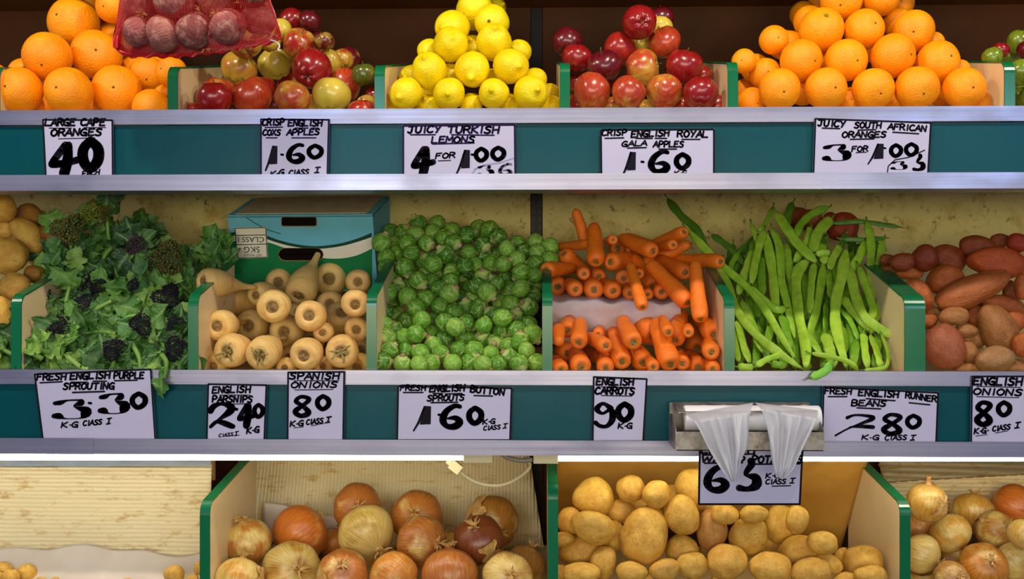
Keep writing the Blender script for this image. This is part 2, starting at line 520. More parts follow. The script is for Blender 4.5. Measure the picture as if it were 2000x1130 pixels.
for px, yt, t, lb in ((-9,130,1,'green edged divider at the far left end of the top tier'), (338,129,1,'green edged divider between left oranges and mixed apples'),
        (742,126,1,'green edged divider between mixed apples and lemons'), (1103,122,1,'green edged divider between lemons and red apples'),
        (1431,120,1,'green edged divider between red apples and big orange pyramid'), (1971,118,1,'green edged divider between big orange pyramid and green apples'),
        (33,575,2,'green edged divider between yellow potatoes and leafy broccoli'), (378,574,2,'green edged divider between leafy broccoli and parsnips'),
        (726,573,2,'green edged divider between parsnips and sprouts'), (1069,573,2,'green edged divider between sprouts and carrots'),
        (1424,578,2,'green edged divider between carrots and runner beans'), (1776,578,2,'green edged divider of the pair, on the runner bean side'),
        (1796,578,2,'green edged divider of the pair, on the red potato side'),
        (401,981,3,'tall green edged divider left of the large onions'), (1080,950,3,'tall green edged divider between large onions and potatoes'),
        (1767,981,3,'tall green edged divider between potatoes and small onions')):
    divider(px, yt, t, lb, .30 if t == 3 else .22 if t == 2 else .34)

# fluorescent tubes under the middle shelf
def tubelight(px0, px1, y0, y1, label, cap0, cap1):
    Y = .035; A, B = at(px0, (y0), Y), at(px1, y1, Y)
    r = empty('strip_light', (A+B)/2); tag(r, label, 'strip light', 'strip lights under the middle shelf')
    b = MB(); b.tube([A, B], .0068, 14); o = b.build('tube', MAT['tube'], r, True); o.location = -r.location
    b = MB(); b.box((A.x, Y-.010, A.z+.008), (B.x, Y+.020, A.z+.013)); o = b.build('batten', MAT['white_plastic'], r); o.location = -r.location
    for c, P, d in ((cap0, A, -1), (cap1, B, 1)):
        if c:
            b = MB(); b.box((P.x-(c if d < 0 else 0), Y-.012, P.z-.009), (P.x+(c if d > 0 else 0), Y+.02, P.z+.012)); o = b.build('end_cap', MAT['cream_plastic'], r); o.location = -r.location
tubelight(-360, 906, 891, 891, 'glowing strip light above the large onions, left of the connectors', 0, .052)
tubelight(1090, 2300, 893, 893, 'glowing strip light above the potatoes, right of the connectors', .044, 0)
def cable(name, pts, Ys, r, m, label, sm=8):
    P = [at(x, y, Y) for (x, y), Y in zip(pts, Ys)]
    C = [Vector(p) for p in crom([tuple(p) for p in P], sm)]
    b = MB(); b.tube(C, r, 10); o = b.build(name, MAT[m], None, True); recenter(o, P[0]); tag(o, label, 'cable'); return o
cable('power_cable', ((978,884),(990,893),(1005,897),(1022,899),(1040,897)), (.03,)*5, .0042, 'grey_cable', 'grey cable linking the connectors of the two strip lights')
c = cable('power_cable', ((896,918),(910,930),(935,943),(970,948),(1000,940),(1026,922),(1035,908),(1028,897),(1018,892)), (.10,.11,.12,.12,.11,.09,.08,.06,.04), .0032, 'cream_plastic', 'cream cable with a loose connector looping above the large onions')
b = MB(); P = at(890, 911, .10); 
b.box((-.011, -.007, -.009), (.011, .007, .009)); b.box((-.020, -.004, -.005), (-.010, .004, .005))
o = b.build('connector', MAT['cream_plastic'], c); o.location = P-c.location; o.rotation_euler = (0, math.radians(38), 0)
# ------------------------------------------------------------------ lettering
FONT = {'A':'0,0 2.6,8 4.6,0|.9,2.8 4,2.8','B':'.4,0 .4,8 3,8 3.8,6.4 2.6,4.4 .6,4.2|2.6,4.4 4.2,2.4 3,0 .2,0','C':'4,7 2.4,8 .6,5.5 .4,2 2,0 4,.9','D':'.5,0 .5,8 2.6,7.6 4.4,4.5 3.4,1 .4,0',
'E':'4,8 .6,7.8 .4,0 4,.2|.5,4.2 3.2,4.3','F':'4.2,8 .6,7.8 .4,0|.5,4.2 3.2,4.4','G':'4,7 2.4,8 .6,5.5 .4,2 2,0 3.8,.8 3.9,3.4 2.2,3.3|3.9,3.4 4.1,-.6','H':'.4,0 .5,8|4,0 4.2,8|.4,4 4.1,4.2',
'I':'1.6,0 1.7,8','J':'.2,7.8 4,8|2.6,8 2.4,1.4 1,.1 .1,1.2','K':'.4,0 .5,8|4,8 .6,4 4.2,0','L':'.5,8 .4,.2 4,.2','M':'.2,0 .6,8 2.4,3 4.4,8 4.8,0','N':'.4,0 .5,8 3.8,.2 4.2,8',
'O':'2.2,8 .6,6 .4,2.4 2,0 3.8,1.8 4.1,5.6 2.2,8','P':'.5,0 .5,8 3.2,7.8 4,6 2.8,4 .5,3.8','Q':'2,8 .4,4 2,0 4,4 2,8|3,2 4.4,-.4','R':'.5,0 .5,8 3.2,7.8 3.9,6.2 2.8,4.4 .6,4.2|2.2,4.2 4.3,0',
'S':'3.9,7.2 2.4,8 .7,6.6 1.6,4.6 3.4,3.4 3.4,1 1.8,0 .2,.9','T':'.1,7.8 4.4,8|2.2,7.9 2.1,0','U':'.4,8 .4,2 1.8,0 3.6,1.6 4,8','V':'.2,8 2,0 4.2,8','W':'.1,8 1.1,0 2.5,5.6 3.7,0 4.9,8','X':'.2,0 4,8|.4,8 4,0','Y':'.4,8 2.2,4|4.2,8 1.6,0',
'Z':'.3,8 4,8 .2,0 4.2,.2','l':'1.2,0 1.3,8','i':'.6,0 2.6,0|1.6,0 1.7,8|.6,8 2.8,8','.':'.8,3.4 1.2,3.4',' ':''}
WID = {'I':3.2,'l':2.4,'i':3.6,'.':2.2,' ':3.6,'M':5.6,'W':5.6}
def ribbon(mb, pts, widths, to3):
    """stroke as overlapping quads and discs in pixel space, mapped by to3"""
    n = len(pts)
    for i in range(n):
        x, y = pts[i]; w = widths[i]/2
        b = len(mb.v); K = 8
        for k in range(K):
            a = 2*PI*k/K+.3; mb.vert(to3(x+math.cos(a)*w, y+math.sin(a)*w))
        mb.f.append(tuple(range(b, b+K)))
        if i < n-1:
            x2, y2 = pts[i+1]; l = math.hypot(x2-x, y2-y)
            if l < 1e-6: continue
            nx, ny = -(y2-y)/l, (x2-x)/l; w2 = widths[i+1]/2
            b = len(mb.v)
            for p in ((x+nx*w, y+ny*w), (x-nx*w, y-ny*w), (x2-nx*w2, y2-ny*w2), (x2+nx*w2, y2+ny*w2)): mb.vert(to3(*p))
            mb.f.append((b, b+1, b+2, b+3))
def write(mb, text, x0, y0, x1, y1, h, to3, w=.32, slant=.08, rnd=R):
    """capitals from baseline (x0,y0) to (x1,y1), pixel space, y down"""
    tot = sum(WID.get(c, 5.0) for c in text); ux, uy = (x1-x0)/tot, (y1-y0)/tot
    adv = 0
    for c in text:
        jx, jy = rnd.uniform(-.15, .15), rnd.uniform(-.25, .25)
        for st in FONT[c].split('|'):
            if not st: continue
            pts = [tuple(float(t) for t in q.split(',')) for q in st.split()]
            curve = c in 'CGOSUJBDPRQ'
            if curve and len(pts) > 2: pts = [tuple(p) for p in crom(pts, 4)]
            out = []
            for gx, gy in pts:
                a = adv + (gx+jx) + slant*gy
                out.append((x0+a*ux, y0 + a*uy - (gy+jy)/8*h))
            ribbon(mb, out, [h*w]*len(out), to3)
        adv += WID.get(c, 5.0)
DIG = {'0':[[(.5,.97,.26),(.18,.72,.3),(.15,.35,.32),(.45,.05,.28),(.82,.3,.32),(.85,.7,.32),(.5,.97,.26)]],
'2':[[(.08,.72,.22),(.2,.9,.2),(.5,1,.12),(.85,.88,.26),(.8,.7,.26),(.45,.42,.12),(.08,.1,.12)],[(.08,.12,.1),(.3,.3,.12),(.6,.24,.2),(.9,.12,.18),(.96,.15,.06)]],
'T':[[(.3,.86,.16),(.5,1,.10),(.85,.93,.16),(.9,.8,.2),(.55,.5,.1),(.3,.28,.08),(.02,-.05,.09)],[(.35,.38,.05),(.6,.42,.16),(.92,.38,.18)]],
'3':[[(.1,.82,.16),(.25,.86,.2),(.4,.96,.08),(.68,.97,.1),(.72,.85,.28),(.55,.68,.05),(.85,.45,.38),(.8,.3,.36),(.7,.10,.06),(.35,.08,.06),(.22,.2,.26),(.08,.2,.2)]],
'4':[[(.55,.98,.22),(.1,.42,.2),(.16,.36,.22),(.55,.40,.2),(.98,.50,.2)],[(.66,.98,.22),(.62,.5,.3),(.50,.04,.30)]],
'5':[[(.62,1,.22),(.66,.9,.22),(.42,.62,.16),(.45,.52,.1),(.82,.44,.26),(.85,.2,.3),(.5,.06,.16),(.12,.1,.2)]],
'6':[[(.92,.92,.16),(.66,.95,.18),(.28,.72,.24),(.12,.36,.28),(.3,.1,.2),(.66,.08,.26),(.9,.26,.28),(.7,.44,.2),(.35,.42,.08)]],
'8':[[(.5,.55,.16),(.2,.75,.2),(.45,.97,.16),(.85,.85,.2),(.55,.55,.18),(.16,.25,.24),(.45,.03,.2),(.82,.2,.26),(.5,.55,.16)]],
'9':[[(.8,.78,.2),(.45,.97,.12),(.18,.76,.2),(.42,.58,.1),(.74,.72,.14),(.88,.6,.24),(.84,.3,.22),(.6,.08,.14),(.3,.1,.14),(.12,.22,.16)]],
'.':[[(.3,.55,.13),(.55,.53,.13)]]}
def digit(mb, c, x, y, w, h, to3):
    """(x,y) lower-left corner in pixels"""
    if c == '1':
        b = len(mb.v)
        for q in ((.62,1),(1,.98),(.98,.22),(.42,.20)): mb.vert(to3(x+q[0]*w, y-q[1]*h))
        mb.f.append((b, b+1, b+2, b+3))
        ribbon(mb, [(x+.66*w, y-.96*h), (x+.36*w, y-.3*h), (x+.1*w, y+.06*h)], [h*.08, h*.11, h*.07], to3); return
    for st in DIG[c]:
        pts = crom(st, 5)
        ribbon(mb, [(x+p[0]*w, y-p[1]*h) for p in pts], [max(p[2]*1.15, .05)*h for p in pts], to3)

def sign(corners, texts, lines, digs, label, Y=-.0095, border=3.5, ink='ink', extra=None, t=.0008):
    """corners tl tr br bl in pixels; a thin card with its writing"""
    cx = sum(c[0] for c in corners)/4; cy = sum(c[1] for c in corners)/4
    P = at(cx, cy, Y); r = empty('price_card', P); tag(r, label, 'price card', 'hand lettered price cards')
    to3 = lambda x, y: tuple(at(x, y, Y-.0004) - P)
    b = MB(); b.prism([tuple(at(x, y, Y)-P) for x, y in reversed(corners)], (0, t, 0)); b.build('card', MAT['card'], r)
    c = list(corners); k = border/2
    ins = [(c[0][0]+k, c[0][1]+k), (c[1][0]-k, c[1][1]+k), (c[2][0]-k, c[2][1]), (c[3][0]+k, c[3][1])]
    b = MB(); ribbon(b, [ins[3], ins[0], ins[1], ins[2]], [border]*4, to3)
    if extra == 'bottom': ribbon(b, [ins[2], ins[3]], [border]*2, to3)
    b.build('border', MAT[ink], r)
    for tx in texts: b = MB(); write(b, *tx, to3); b.build('lettering', MAT[ink], r)
    for l in lines: b = MB(); ribbon(b, [(l[0], l[1]), (l[2], l[3])], [l[4] if len(l) > 4 else 3.2]*2, to3); b.build('underline', MAT[ink], r)
    for d in digs: b = MB(); digit(b, *d, to3); b.build('price_numeral', MAT['ink'], r)
    return r, to3
# --- top fascia
sign([(82,232),(221,233),(222,350),(88,350)], [('LARGE CAPE',87,245,206,245,13),('ORANGES',98,265,200,264,13),('EACH',160,344,195,340,9.5),('SINGLE',98,352,140,351,8)],
     [(96,250,140,250,1.8),(164,249,206,249,1.8),(114,271,185,269,1.8)], [('4',97,342,56,60),('0',156,332,42,59)], 'white price card reading LARGE CAPE ORANGES 40 each')
sign([(508,231),(644,232),(641,347),(508,347)], [('CRISP',512,245,556,244,12),('ENGLISH',562,246,630,246,12),('COXS',513,264,549,264,11),('APPLES',560,264,625,263,11),('K.G',527,346,556,340,10),('CIASS',564,342,604,340,9.5),('i',612,337,626,336,10)],
     [(518,249,552,248,2.6),(576,250,602,250,2.6),(608,250,622,250,2.6),(520,269,541,269,2.6),(570,269,617,269,2.6)], [('1',516,330,26,46),('.',545,318,14,30),('6',560,318,34,37),('0',599,309,33,26)], 'white price card reading CRISP ENGLISH COXS APPLES 1.60', ink='ink_violet')
r, t3 = sign([(786,244),(1007,242),(1008,345),(786,345)], [('JUICY',796,260,862,258,13),('TURKISH',874,259,976,260,13),('LEMONS',842,279,928,278,12)],
     [(802,263,850,263,3),(882,263,965,264,3),(845,281,926,279,3)], [], 'white price card reading JUICY TURKISH LEMONS 4 for 1.00', ink='ink_violet')
for d in (('4',805,342,42,52),('1',888,338,30,46),('.',917,318,14,30),('0',926,315,28,26),('0',958,313,30,26)): b = MB(); digit(b, *d, t3); b.build('price_numeral', MAT['ink'], r)
b = MB(); write(b, 'FOR', 850, 310, 890, 307, 10, t3); ribbon(b, [(856,314),(880,313)], [2, 2], t3); b.build('lettering', MAT['ink'], r)
b = MB(); ribbon(b, [(922,340),(928,330),(945,322),(975,318),(1003,309)], [2.5]*5, t3)
for d in (('3',930,345,36,22),('6',973,343,28,24)): digit(b, *d, t3)
b.build('pen_note', MAT['ink_grey'], r)
sign([(1172,252),(1396,251),(1396,344),(1173,344)], [('CRISP',1175,265,1225,264,11),('ENGLISH',1232,268,1308,265,12),('ROYAL',1322,267,1384,268,12),('GALA',1214,286,1264,284,10),('APPLES',1276,287,1336,287,11),('K.G',1316,344,1342,341,9)],
     [(1182,270,1218,269,3),(1242,270,1274,270,3),(1280,270,1302,270,3),(1332,272,1367,272,3),(1226,289,1262,288,3),(1287,291,1321,291,3)],
     [('1',1212,342,30,46),('.',1248,332,16,30),('6',1267,338,40,44),('0',1317,330,32,30)], 'white price card reading CRISP ENGLISH ROYAL GALA APPLES 1.60')
r, t3 = sign([(1591,230),(1820,238),(1814,341),(1587,341)], [('JUICY',1597,246,1652,248,12),('SOUTH',1668,250,1722,250,11),('AFRICAN',1734,252,1810,257,11),('ORANGES',1644,268,1732,268,11),('FOR',1663,296,1696,295,10)],
     [(1606,250,1640,251,3),(1676,254,1710,253,3),(1744,258,1794,261,3),(1661,272,1707,271,3),(1672,298,1692,297,2)],
     [('3',1604,316,60,34),('1',1692,318,34,38),('.',1722,302,14,24),('0',1737,306,26,24),('0',1766,304,28,24),('3',1738,332,36,17),('5',1782,333,24,30)], 'white price card reading JUICY SOUTH AFRICAN ORANGES 3 for 1.00')
b = MB(); ribbon(b, [(1733,338),(1735,324),(1748,312),(1775,307),(1806,293)], [2.2]*5, t3); b.build('pen_note', MAT['ink'], r)
# --- middle fascia
sign([(66,729),(296,719),(305,858),(82,858)], [('FRESH',71,742,130,741,12),('ENGLISH',136,741,216,738,13),('PURPLE',222,739,282,739,12),('SPROUTING',123,760,224,759,12),('K.G',119,835,154,833,10),('CIASS',162,831,200,828,9.5),('i',206,828,218,826,10)],
     [(78,747,121,745,3),(141,746,170,746,3),(182,744,208,744,3),(224,743,268,742,3),(142,766,204,764,3.4)], [('3',98,820,84,40),('.',168,804,18,32),('3',190,810,64,42),('0',254,797,34,30)], 'lilac price card reading FRESH ENGLISH PURPLE SPROUTING 3.30')
sign([(405,748),(522,750),(518,858),(402,858)], [('ENGLISH',414,767,490,766,12),('PARSNIPS',414,785,494,785,12),('K.G',481,846,507,843,11),('CIASS',427,853,456,850,6),('i',456,851,466,849,7)],
     [(429,771,488,771,1.8),(427,789,486,788,1.8),(440,852,468,849,1.2)], [('2',407,838,52,50),('.',454,820,16,40),('4',465,832,32,42),('0',494,815,22,26)], 'white price card reading ENGLISH PARSNIPS 2.40')
sign([(561,725),(674,724),(672,858),(560,858)], [('SPANISH',565,740,664,740,12),('ONIONS',567,757,660,756,11),('K.G',566,833,594,830,10),('CIASS',598,829,632,825,9.5),('i',634,825,648,823,10)],
     [(574,743,662,743,1.8),(576,761,650,760,1.8),(574,835,592,833,1.5),(608,831,634,826,1.5)], [('8',570,813,40,40),('0',616,800,30,28)], 'white price card reading SPANISH ONIONS 80')
sign([(776,752),(1001,756),(998,857),(774,857)], [('FRESH',781,762,832,762,10),('ENGLISH',838,765,908,763,12),('BUTTON',918,765,986,772,12),('SPROUTS',834,783,908,781,11),('K.G',942,828,968,826,9),('CIASS',944,840,978,837,8),('i',980,836,992,834,8)],
     [(788,766,826,766,3),(846,768,864,768,3),(870,769,902,768,3),(926,772,962,773,3),(842,786,894,785,3)], [('1',804,838,38,46),('.',852,828,16,34),('6',860,836,42,46),('0',912,828,32,33)], 'white price card reading FRESH ENGLISH BUTTON SPROUTS 1.60')
sign([(1158,734),(1265,738),(1258,859),(1156,859)], [('ENGLISH',1164,751,1238,752,13),('CARROTS',1162,769,1240,770,13),('K.G',1206,836,1236,836,10)],
     [(1174,755,1237,756,2),(1175,772,1234,773,2)], [('9',1158,836,44,50),('0',1203,822,34,35)], 'white price card reading ENGLISH CARROTS 90')
sign([(1607,754),(1834,765),(1830,868),(1604,867)], [('FRESH',1610,768,1664,770,11),('ENGLISH',1676,772,1756,776,12),('RUNNER',1768,776,1830,785,11),('BEANS',1662,792,1732,793,11),('K.G',1682,858,1718,858,9),('CIASS',1728,859,1772,858,9),('i',1776,859,1790,858,9)],
     [(1618,774,1654,774,3),(1692,778,1748,782,3),(1776,786,1816,790,3),(1674,796,1720,798,3)], [('T',1630,848,82,38),('8',1718,848,48,40),('0',1768,836,32,26)], 'white price card reading FRESH ENGLISH RUNNER BEANS 280')
sign([(1897,733),(2004,733),(2004,868),(1895,868)], [('ENGLISH',1900,751,1998,752,14),('ONIONS',1900,770,1998,772,12),('K.G.',1902,847,1932,844,10),('CIASS',1938,842,1974,837,9.5),('i',1980,836,1994,834,10)],
     [(1908,754,1994,756,1.8),(1908,774,1990,776,1.8),(1906,851,1928,848,1.5),(1944,845,1968,841,1.5)], [('8',1902,830,38,46),('0',1946,812,30,28)], 'creased price card reading ENGLISH ONIONS 80')
sign([(1365,865),(1570,866),(1564,984),(1363,984)], [('ENGLISH',1368,885,1476,884,14),('WARD',1370,902,1456,901,13),('POTATOES',1468,903,1568,903,13),('K.G',1495,933,1524,932,9),('CIASS',1495,945,1536,944,9),('i',1540,943,1554,942,9)],
     [(1374,888,1474,886,3.5),(1376,904,1450,903,3.5),(1472,906,1562,905,3.5),(1508,949,1544,948,2.4)], [('6',1376,960,46,52),('5',1438,958,46,58)], 'hanging price card reading POTATOES 65 below the bag dispenser', Y=-.0750, border=4, extra='bottom')
# ------------------------------------------------------------------ produce meshes (unit size, +Z is the stem or tip end)
def lathe(prof, n=36, fn=None, mat=None, name='m', mark=None):
    """prof: (r,z) from bottom to top; fn(p, ang, r, z) may displace"""
    mb = MB(); rings = []
    for i, (r, z) in enumerate(prof):
        if r < 1e-6:
            p = Vector((0, 0, z)); rings.append([mb.vert(fn(p, 0) if fn else p)])
        else:
            L = []
            for k in range(n):
                a = 2*PI*k/n; p = Vector((r*math.cos(a), r*math.sin(a), z)); L.append(mb.vert(fn(p, a) if fn else p))
            rings.append(L)
    for A, B in zip(rings, rings[1:]):
        if len(A) == 1 and len(B) == 1: continue
        for k in range(n):
            k2 = (k+1) % n
            if len(A) == 1: mb.f.append((A[0], B[k2], B[k]))
            elif len(B) == 1: mb.f.append((A[k], A[k2], B[0]))
            else: mb.f.append((A[k], A[k2], B[k2], B[k]))
    return mb.mesh(name, mat)
def nz(p, s, amt, seed):
    return amt*noise.noise(Vector((p.x*s+seed*7.3, p.y*s-seed*3.1, p.z*s+seed)))
def sphere_prof(m=26, fr=None):
    out = []
    for i in range(m+1):
        t = -PI/2 + PI*i/m; r, z = math.cos(t), math.sin(t)
        if fr: r, z = fr(r, z, t)
        out.append((0 if i in (0, m) else r, z))
    return out

ORANGE = []
for sd in range(4):
    def fr(r, z, t, sd=sd):
        d = .045*math.exp(-((1-z)*22)) if z > 0 else .03*math.exp(-((1+z)*30))
        return r, (z*.97 - (d if z > 0 else -d))
    f = lambda p, a, sd=sd: p*(1+nz(p, 1.1, .035, sd))
    ORANGE.append(lathe(sphere_prof(26, fr), 36, f, MAT['orange_peel'], 'orange'))
def disc_mesh(name, mat, rad, z, n=12, lump=.2, seed=0):
    return lathe([(0, z-.02), (rad*.8, z-.015), (rad, z), (rad*.7, z+.02), (0, z+.012)], n, lambda p, a: p+Vector((0,0,0)) if p.x == p.y == 0 else Vector((p.x*(1+lump*math.sin(5*a+seed)), p.y*(1+lump*math.sin(5*a+seed)), p.z)), mat, name)
SCAR = disc_mesh('stem_scar', MAT['dry'], .05, .93)
NAVEL = disc_mesh('stem_button', MAT['dry'], .10, .945, 20, .3)
LEMON = []
for sd in range(4):
    tip = [.24, .30, .20, .27][sd]
    pr = []
    m = 34
    for i in range(m+1):
        t = -PI/2+PI*i/m; r = math.cos(t)**.92 if 0 < i < m else 0; z = math.sin(t)*1.12
        pr.append((r, z))
    # tip (nipple) at +Z, small neck at -Z
    pr2 = [(r, z) for r, z in pr if -1.06 < z < .99]
    pr2 = [(0, -1.14), (.06, -1.13), (.10, -1.09)] + pr2 + [(.26, 1.03), (.19, 1.08+tip*.15), (.15, 1.08+tip*.45), (.11, 1.08+tip*.7), (.05, 1.08+tip*.88), (0, 1.08+tip*.86)]
    f = lambda p, a, sd=sd: p*(1+nz(p, 1.3, .05, sd+9)) + Vector((nz(p, .6, .05, sd), 0, 0))
    LEMON.append(lathe(pr2, 32, f, MAT['lemon_peel'], 'lemon'))
LSCAR = disc_mesh('stem_scar', MAT['dry'], .09, 1.13, 12)
APPLE = []
for sd in range(4):
    h = [.92, .98, .88, 1.0][sd]
    pr = []
    m = 34
    for i in range(m+1):
        t = -PI/2+PI*i/m
        r = math.cos(t)**.85*(1+.06*math.sin(t)) if 0 < i < m else 0
        z = math.sin(t)
        if z > 0: z = z*.98-.34*math.exp(-(r/.26)**2)
        else: z = z*.95+.20*math.exp(-(r/.22)**2)
        pr.append((r, z*h))
    f = lambda p, a, sd=sd: Vector((p.x, p.y, p.z*(1+(.05*math.cos(5*a+sd) if p.z < 0 else .02*math.cos(5*a+sd)))))*(1+nz(p, .9, .07, sd+20))
    APPLE.append(lathe(pr, 36, f, MAT['apple'], 'apple'))
mb = MB(); mb.tube([(0,0,.52),(.02,0,.72),(.06,.02,.9),(.13,.03,1.06)], [.03,.025,.028,.045], 8); ASTEM = mb.mesh('stem', MAT['dry'])
CALYX = []
mb = MB()
for k in range(5):
    a = 2*PI*k/5
    mb.tube([(0,0,-.70),(.10*math.cos(a),.10*math.sin(a),-.74),(.17*math.cos(a+.3),.17*math.sin(a+.3),-.83)], [.05,.05,.015], 6)
CALYX = mb.mesh('calyx', MAT['dry'])
POTATO = []
for sd in range(7):
    def f(p, a, sd=sd):
        q = p*(1+nz(p, .8, .16, sd+31)+nz(p, 1.9, .05, sd+5))
        rr = random.Random(sd)
        for k in range(6):
            d = Vector((rr.uniform(-1,1), rr.uniform(-1,1), rr.uniform(-1,1))).normalized()
            q *= 1-.05*math.exp(-((p.normalized()-d).length/.13)**2)
        q.x += .10*math.sin(sd*1.7)*p.z*p.z
        return q
    POTATO.append(lathe(sphere_prof(26), 36, f, MAT['potato'], 'potato'))
ONION = []
for sd in range(4):
    fl, nk = [(.90, .16), (.98, .30), (.86, .10), (1.02, .42)][sd]
    pr = []; m = 30
    for i in range(m+1):
        t = -PI/2+PI*i/m; r = math.cos(t)**.9 if 0 < i < m else 0; z = math.sin(t)*fl
        pr.append((r, z))
    pr = [q for q in pr if q[1] < fl*.955]
    pr += [(.17, fl*1.0), (.12, fl+nk*.35), (.10, fl+nk*.7), (.13, fl+nk), (.05, fl+nk*.95), (0, fl+nk*.9)]
    f = lambda p, a, sd=sd: Vector((p.x*(1+.018*math.sin(7*a)+nz(p,.9,.06,sd)), p.y*(1+.018*math.sin(7*a+1)+nz(p,.9,.06,sd+3)), p.z))
    ONION.append(lathe(pr, 40, f, MAT['onion'], 'onion'))
def tuft(name, z0, n, ln, seed, mat, rad=.012, down=False):
    mb = MB(); rr = random.Random(seed)
    for k in range(n):
        a = rr.uniform(0, 2*PI); s = rr.uniform(.02, .09); d = -1 if down else 1
        p0 = Vector((s*math.cos(a), s*math.sin(a), d*z0)); p = [p0]
        for j in range(1, 4):
            p.append(p0+Vector((math.cos(a)*ln*j*.3*rr.uniform(.5,1.4), math.sin(a)*ln*j*.3*rr.uniform(.5,1.4), d*ln*j*.22*rr.uniform(.3,1.2))))
        mb.tube(p, [rad*1.3, rad, rad*.9, rad*.5], 5)
    return mb.mesh(name, mat)
ONECK = [tuft('neck_tuft', .98, 14, .30, s, MAT['onion_paper'], .034) for s in (1, 2)]
OROOT = [tuft('root_tuft', .88, 26, .22, s, MAT['onion_paper'], .012, True) for s in (1, 2)]
def flake(seed):
    mb = MB(); rr = random.Random(seed); ph = rr.uniform(0, 6.28); wd = rr.uniform(.35, .6); t0, t1 = rr.uniform(-.7, -.2), rr.uniform(.5, 1.2)
    for side in (0, 1):
        def fn(u, v):
            t = t0+(t1-t0)*v; a = ph+(u-.5)*2*wd*(.75+.3*math.sin(v*6+seed)+.15*math.sin(v*17))
            edge = max(abs(u-.5)*2, abs(v-.5)*2)
            r = 1.035+.10*max(0, edge-.6)*(1+.8*math.sin(9*u+5*v+seed)) - side*.012
            return Vector((r*math.cos(t)**.9*math.cos(a), r*math.cos(t)**.9*math.sin(a), r*math.sin(t)*.95))
        mb.grid(fn, 10, 10)
    return mb.mesh('loose_skin', MAT['onion_paper'])
FLAKE = [flake(s) for s in range(4)]
# roots: crown at z=0, tail towards -Z, head radius 1
def root_mesh(name, prof, mat, seed, amp):
    def f(p, a):
        w = nz(p, .55, amp, seed)
        return Vector((p.x*(1+nz(p,.8,.06,seed))+w*.6*(abs(p.z)*.25), p.y*(1+nz(p,.8,.06,seed+4)), p.z))
    return lathe(list(reversed(prof)), 28, f, mat, name)
CARROT = []
for sd, L in ((0, 6.2), (1, 7.0), (2, 5.4)):
    pr = [(0, -.10), (.26, -.10), (.38, -.05), (.60, .0), (.80, -.12), (.94, -.36), (1.0, -.8)]
    for k in range(1, 17):
        t = k/16; b_ = 1.0-.30*t; pr.append((b_*math.sqrt(max(0, 1-max(0, (t-.84)/.16)**2)), -.8-(L-.8)*t))
    pr = [(r*(1+.015*math.sin(z*9)), z) for r, z in pr]; pr[-1] = (0, pr[-1][1]); CARROT.append((root_mesh('carrot', pr, MAT['carrot'], sd, .10), L))
PARSNIP = []
for sd, L in ((0, 4.6), (1, 5.2), (2, 4.2)):
    pr = [(0, -.22), (.26, -.20), (.33, -.12), (.38, -.02), (.50, .05), (.72, -.02), (.89, -.20), (.98, -.50), (1.0, -.85)]
    for k in range(1, 17):
        t = k/16; q_ = .5+.5*math.cos(PI*min(1, t*1.25)); pr.append((max(.0, .27*(1-.3*t)+.73*q_)*math.sqrt(max(0, 1-max(0, (t-.9)/.1)**2)), -.85-(L-.85)*t))
    PARSNIP.append((root_mesh('parsnip', pr, MAT['parsnip'], sd+40, .12), L))
def crown(name, rad, z, seed, h):
    mb = MB(); rr = random.Random(seed); n = 20
    pr = [(rad, z-.03), (rad*.98, z), (rad*.85, z+.03), (rad*.7, z-.01), (rad*.55, z+.05), (rad*.42, z+.01), (rad*.3, z+h*.6), (rad*.15, z+h), (0, z+h*.9)]
    def f(p, a): return p*1.0 + Vector((nz(p, 5, .07, seed)*rad*2, nz(p, 5, .07, seed+2)*rad*2, nz(p, 4, .10, seed)))
    return lathe(pr, n, f, MAT['dry'], name)
CCROWN = [crown('crown', .36, -.08, s, .10) for s in (1, 2)]
PCROWN = [crown('crown', .36, -.10, s, .16) for s in (1, 2)]
PSTUB = tuft('leaf_stub', .0, 7, .55, 5, MAT['dry'], .07)
CSTUB = tuft('leaf_stub', -.05, 6, .36, 6, MAT['dry'], .06)
# sprouts: wrapped leaves
SPROUT = []
for sd in range(5):
    rr = random.Random(sd+60); lv = []
    for k in range(7):
        a = k*2.4+rr.uniform(-.3,.3); el = [.25,.35,.2,.5,.65,.8,.95][k]
        lv.append((Vector((math.cos(a)*math.cos(el), math.sin(a)*math.cos(el), math.sin(el))), a, 1.05-.06*k))
    mb = MB(); mb.useattr = True
    nu, nv = 44, 30
    def pt(u, v):
        t = -PI/2+PI*v; a = 2*PI*u
        d = Vector((math.cos(t)*math.cos(a), math.cos(t)*math.sin(a), math.sin(t))); r = .90; mk = 0.0
        for k, (c, ca, sp) in enumerate(lv):
            ang = d.angle(c); s = sp-ang
            ed = s+.06*math.sin(8*a+k)
            if ed > 0:
                r = max(r, .90+.045*(6-k)*.32+.065*min(1, ed/.1)-.03*min(1, ang))
                tang = Vector((-math.sin(ca), math.cos(ca), 0)); off = abs((d-c).dot(tang))
                mk = max(.0, 1-off/.05)*.9 + max(0, 1-abs(math.sin((off*1.2+d.z)*8))/.30)*.6 + (.8 if ed < .07 else 0)
        if d.z < -.6: mk = max(mk, min(1, (-d.z-.35)*2.2))
        z = d.z*r*1.10
        return (Vector((d.x*r, d.y*r, z)), min(1, mk))
    cache = {}
    def fn(u, v):
        cache[(u, v)] = pt(u, v); return cache[(u, v)][0]
    mb.grid(fn, nu, nv, lambda u, v: pt(u, v)[1])
    SPROUT.append(mb.mesh('brussels_sprout', MAT['sprout']))
mb = MB()
SSTALK = lathe([(0,-1.18),(.24,-1.17),(.28,-1.12),(.30,-.98),(.36,-.86),(0,-.86)], 14, lambda p, a: p*(1+nz(p,3,.05,2)), MAT['dry'], 'cut_stalk')
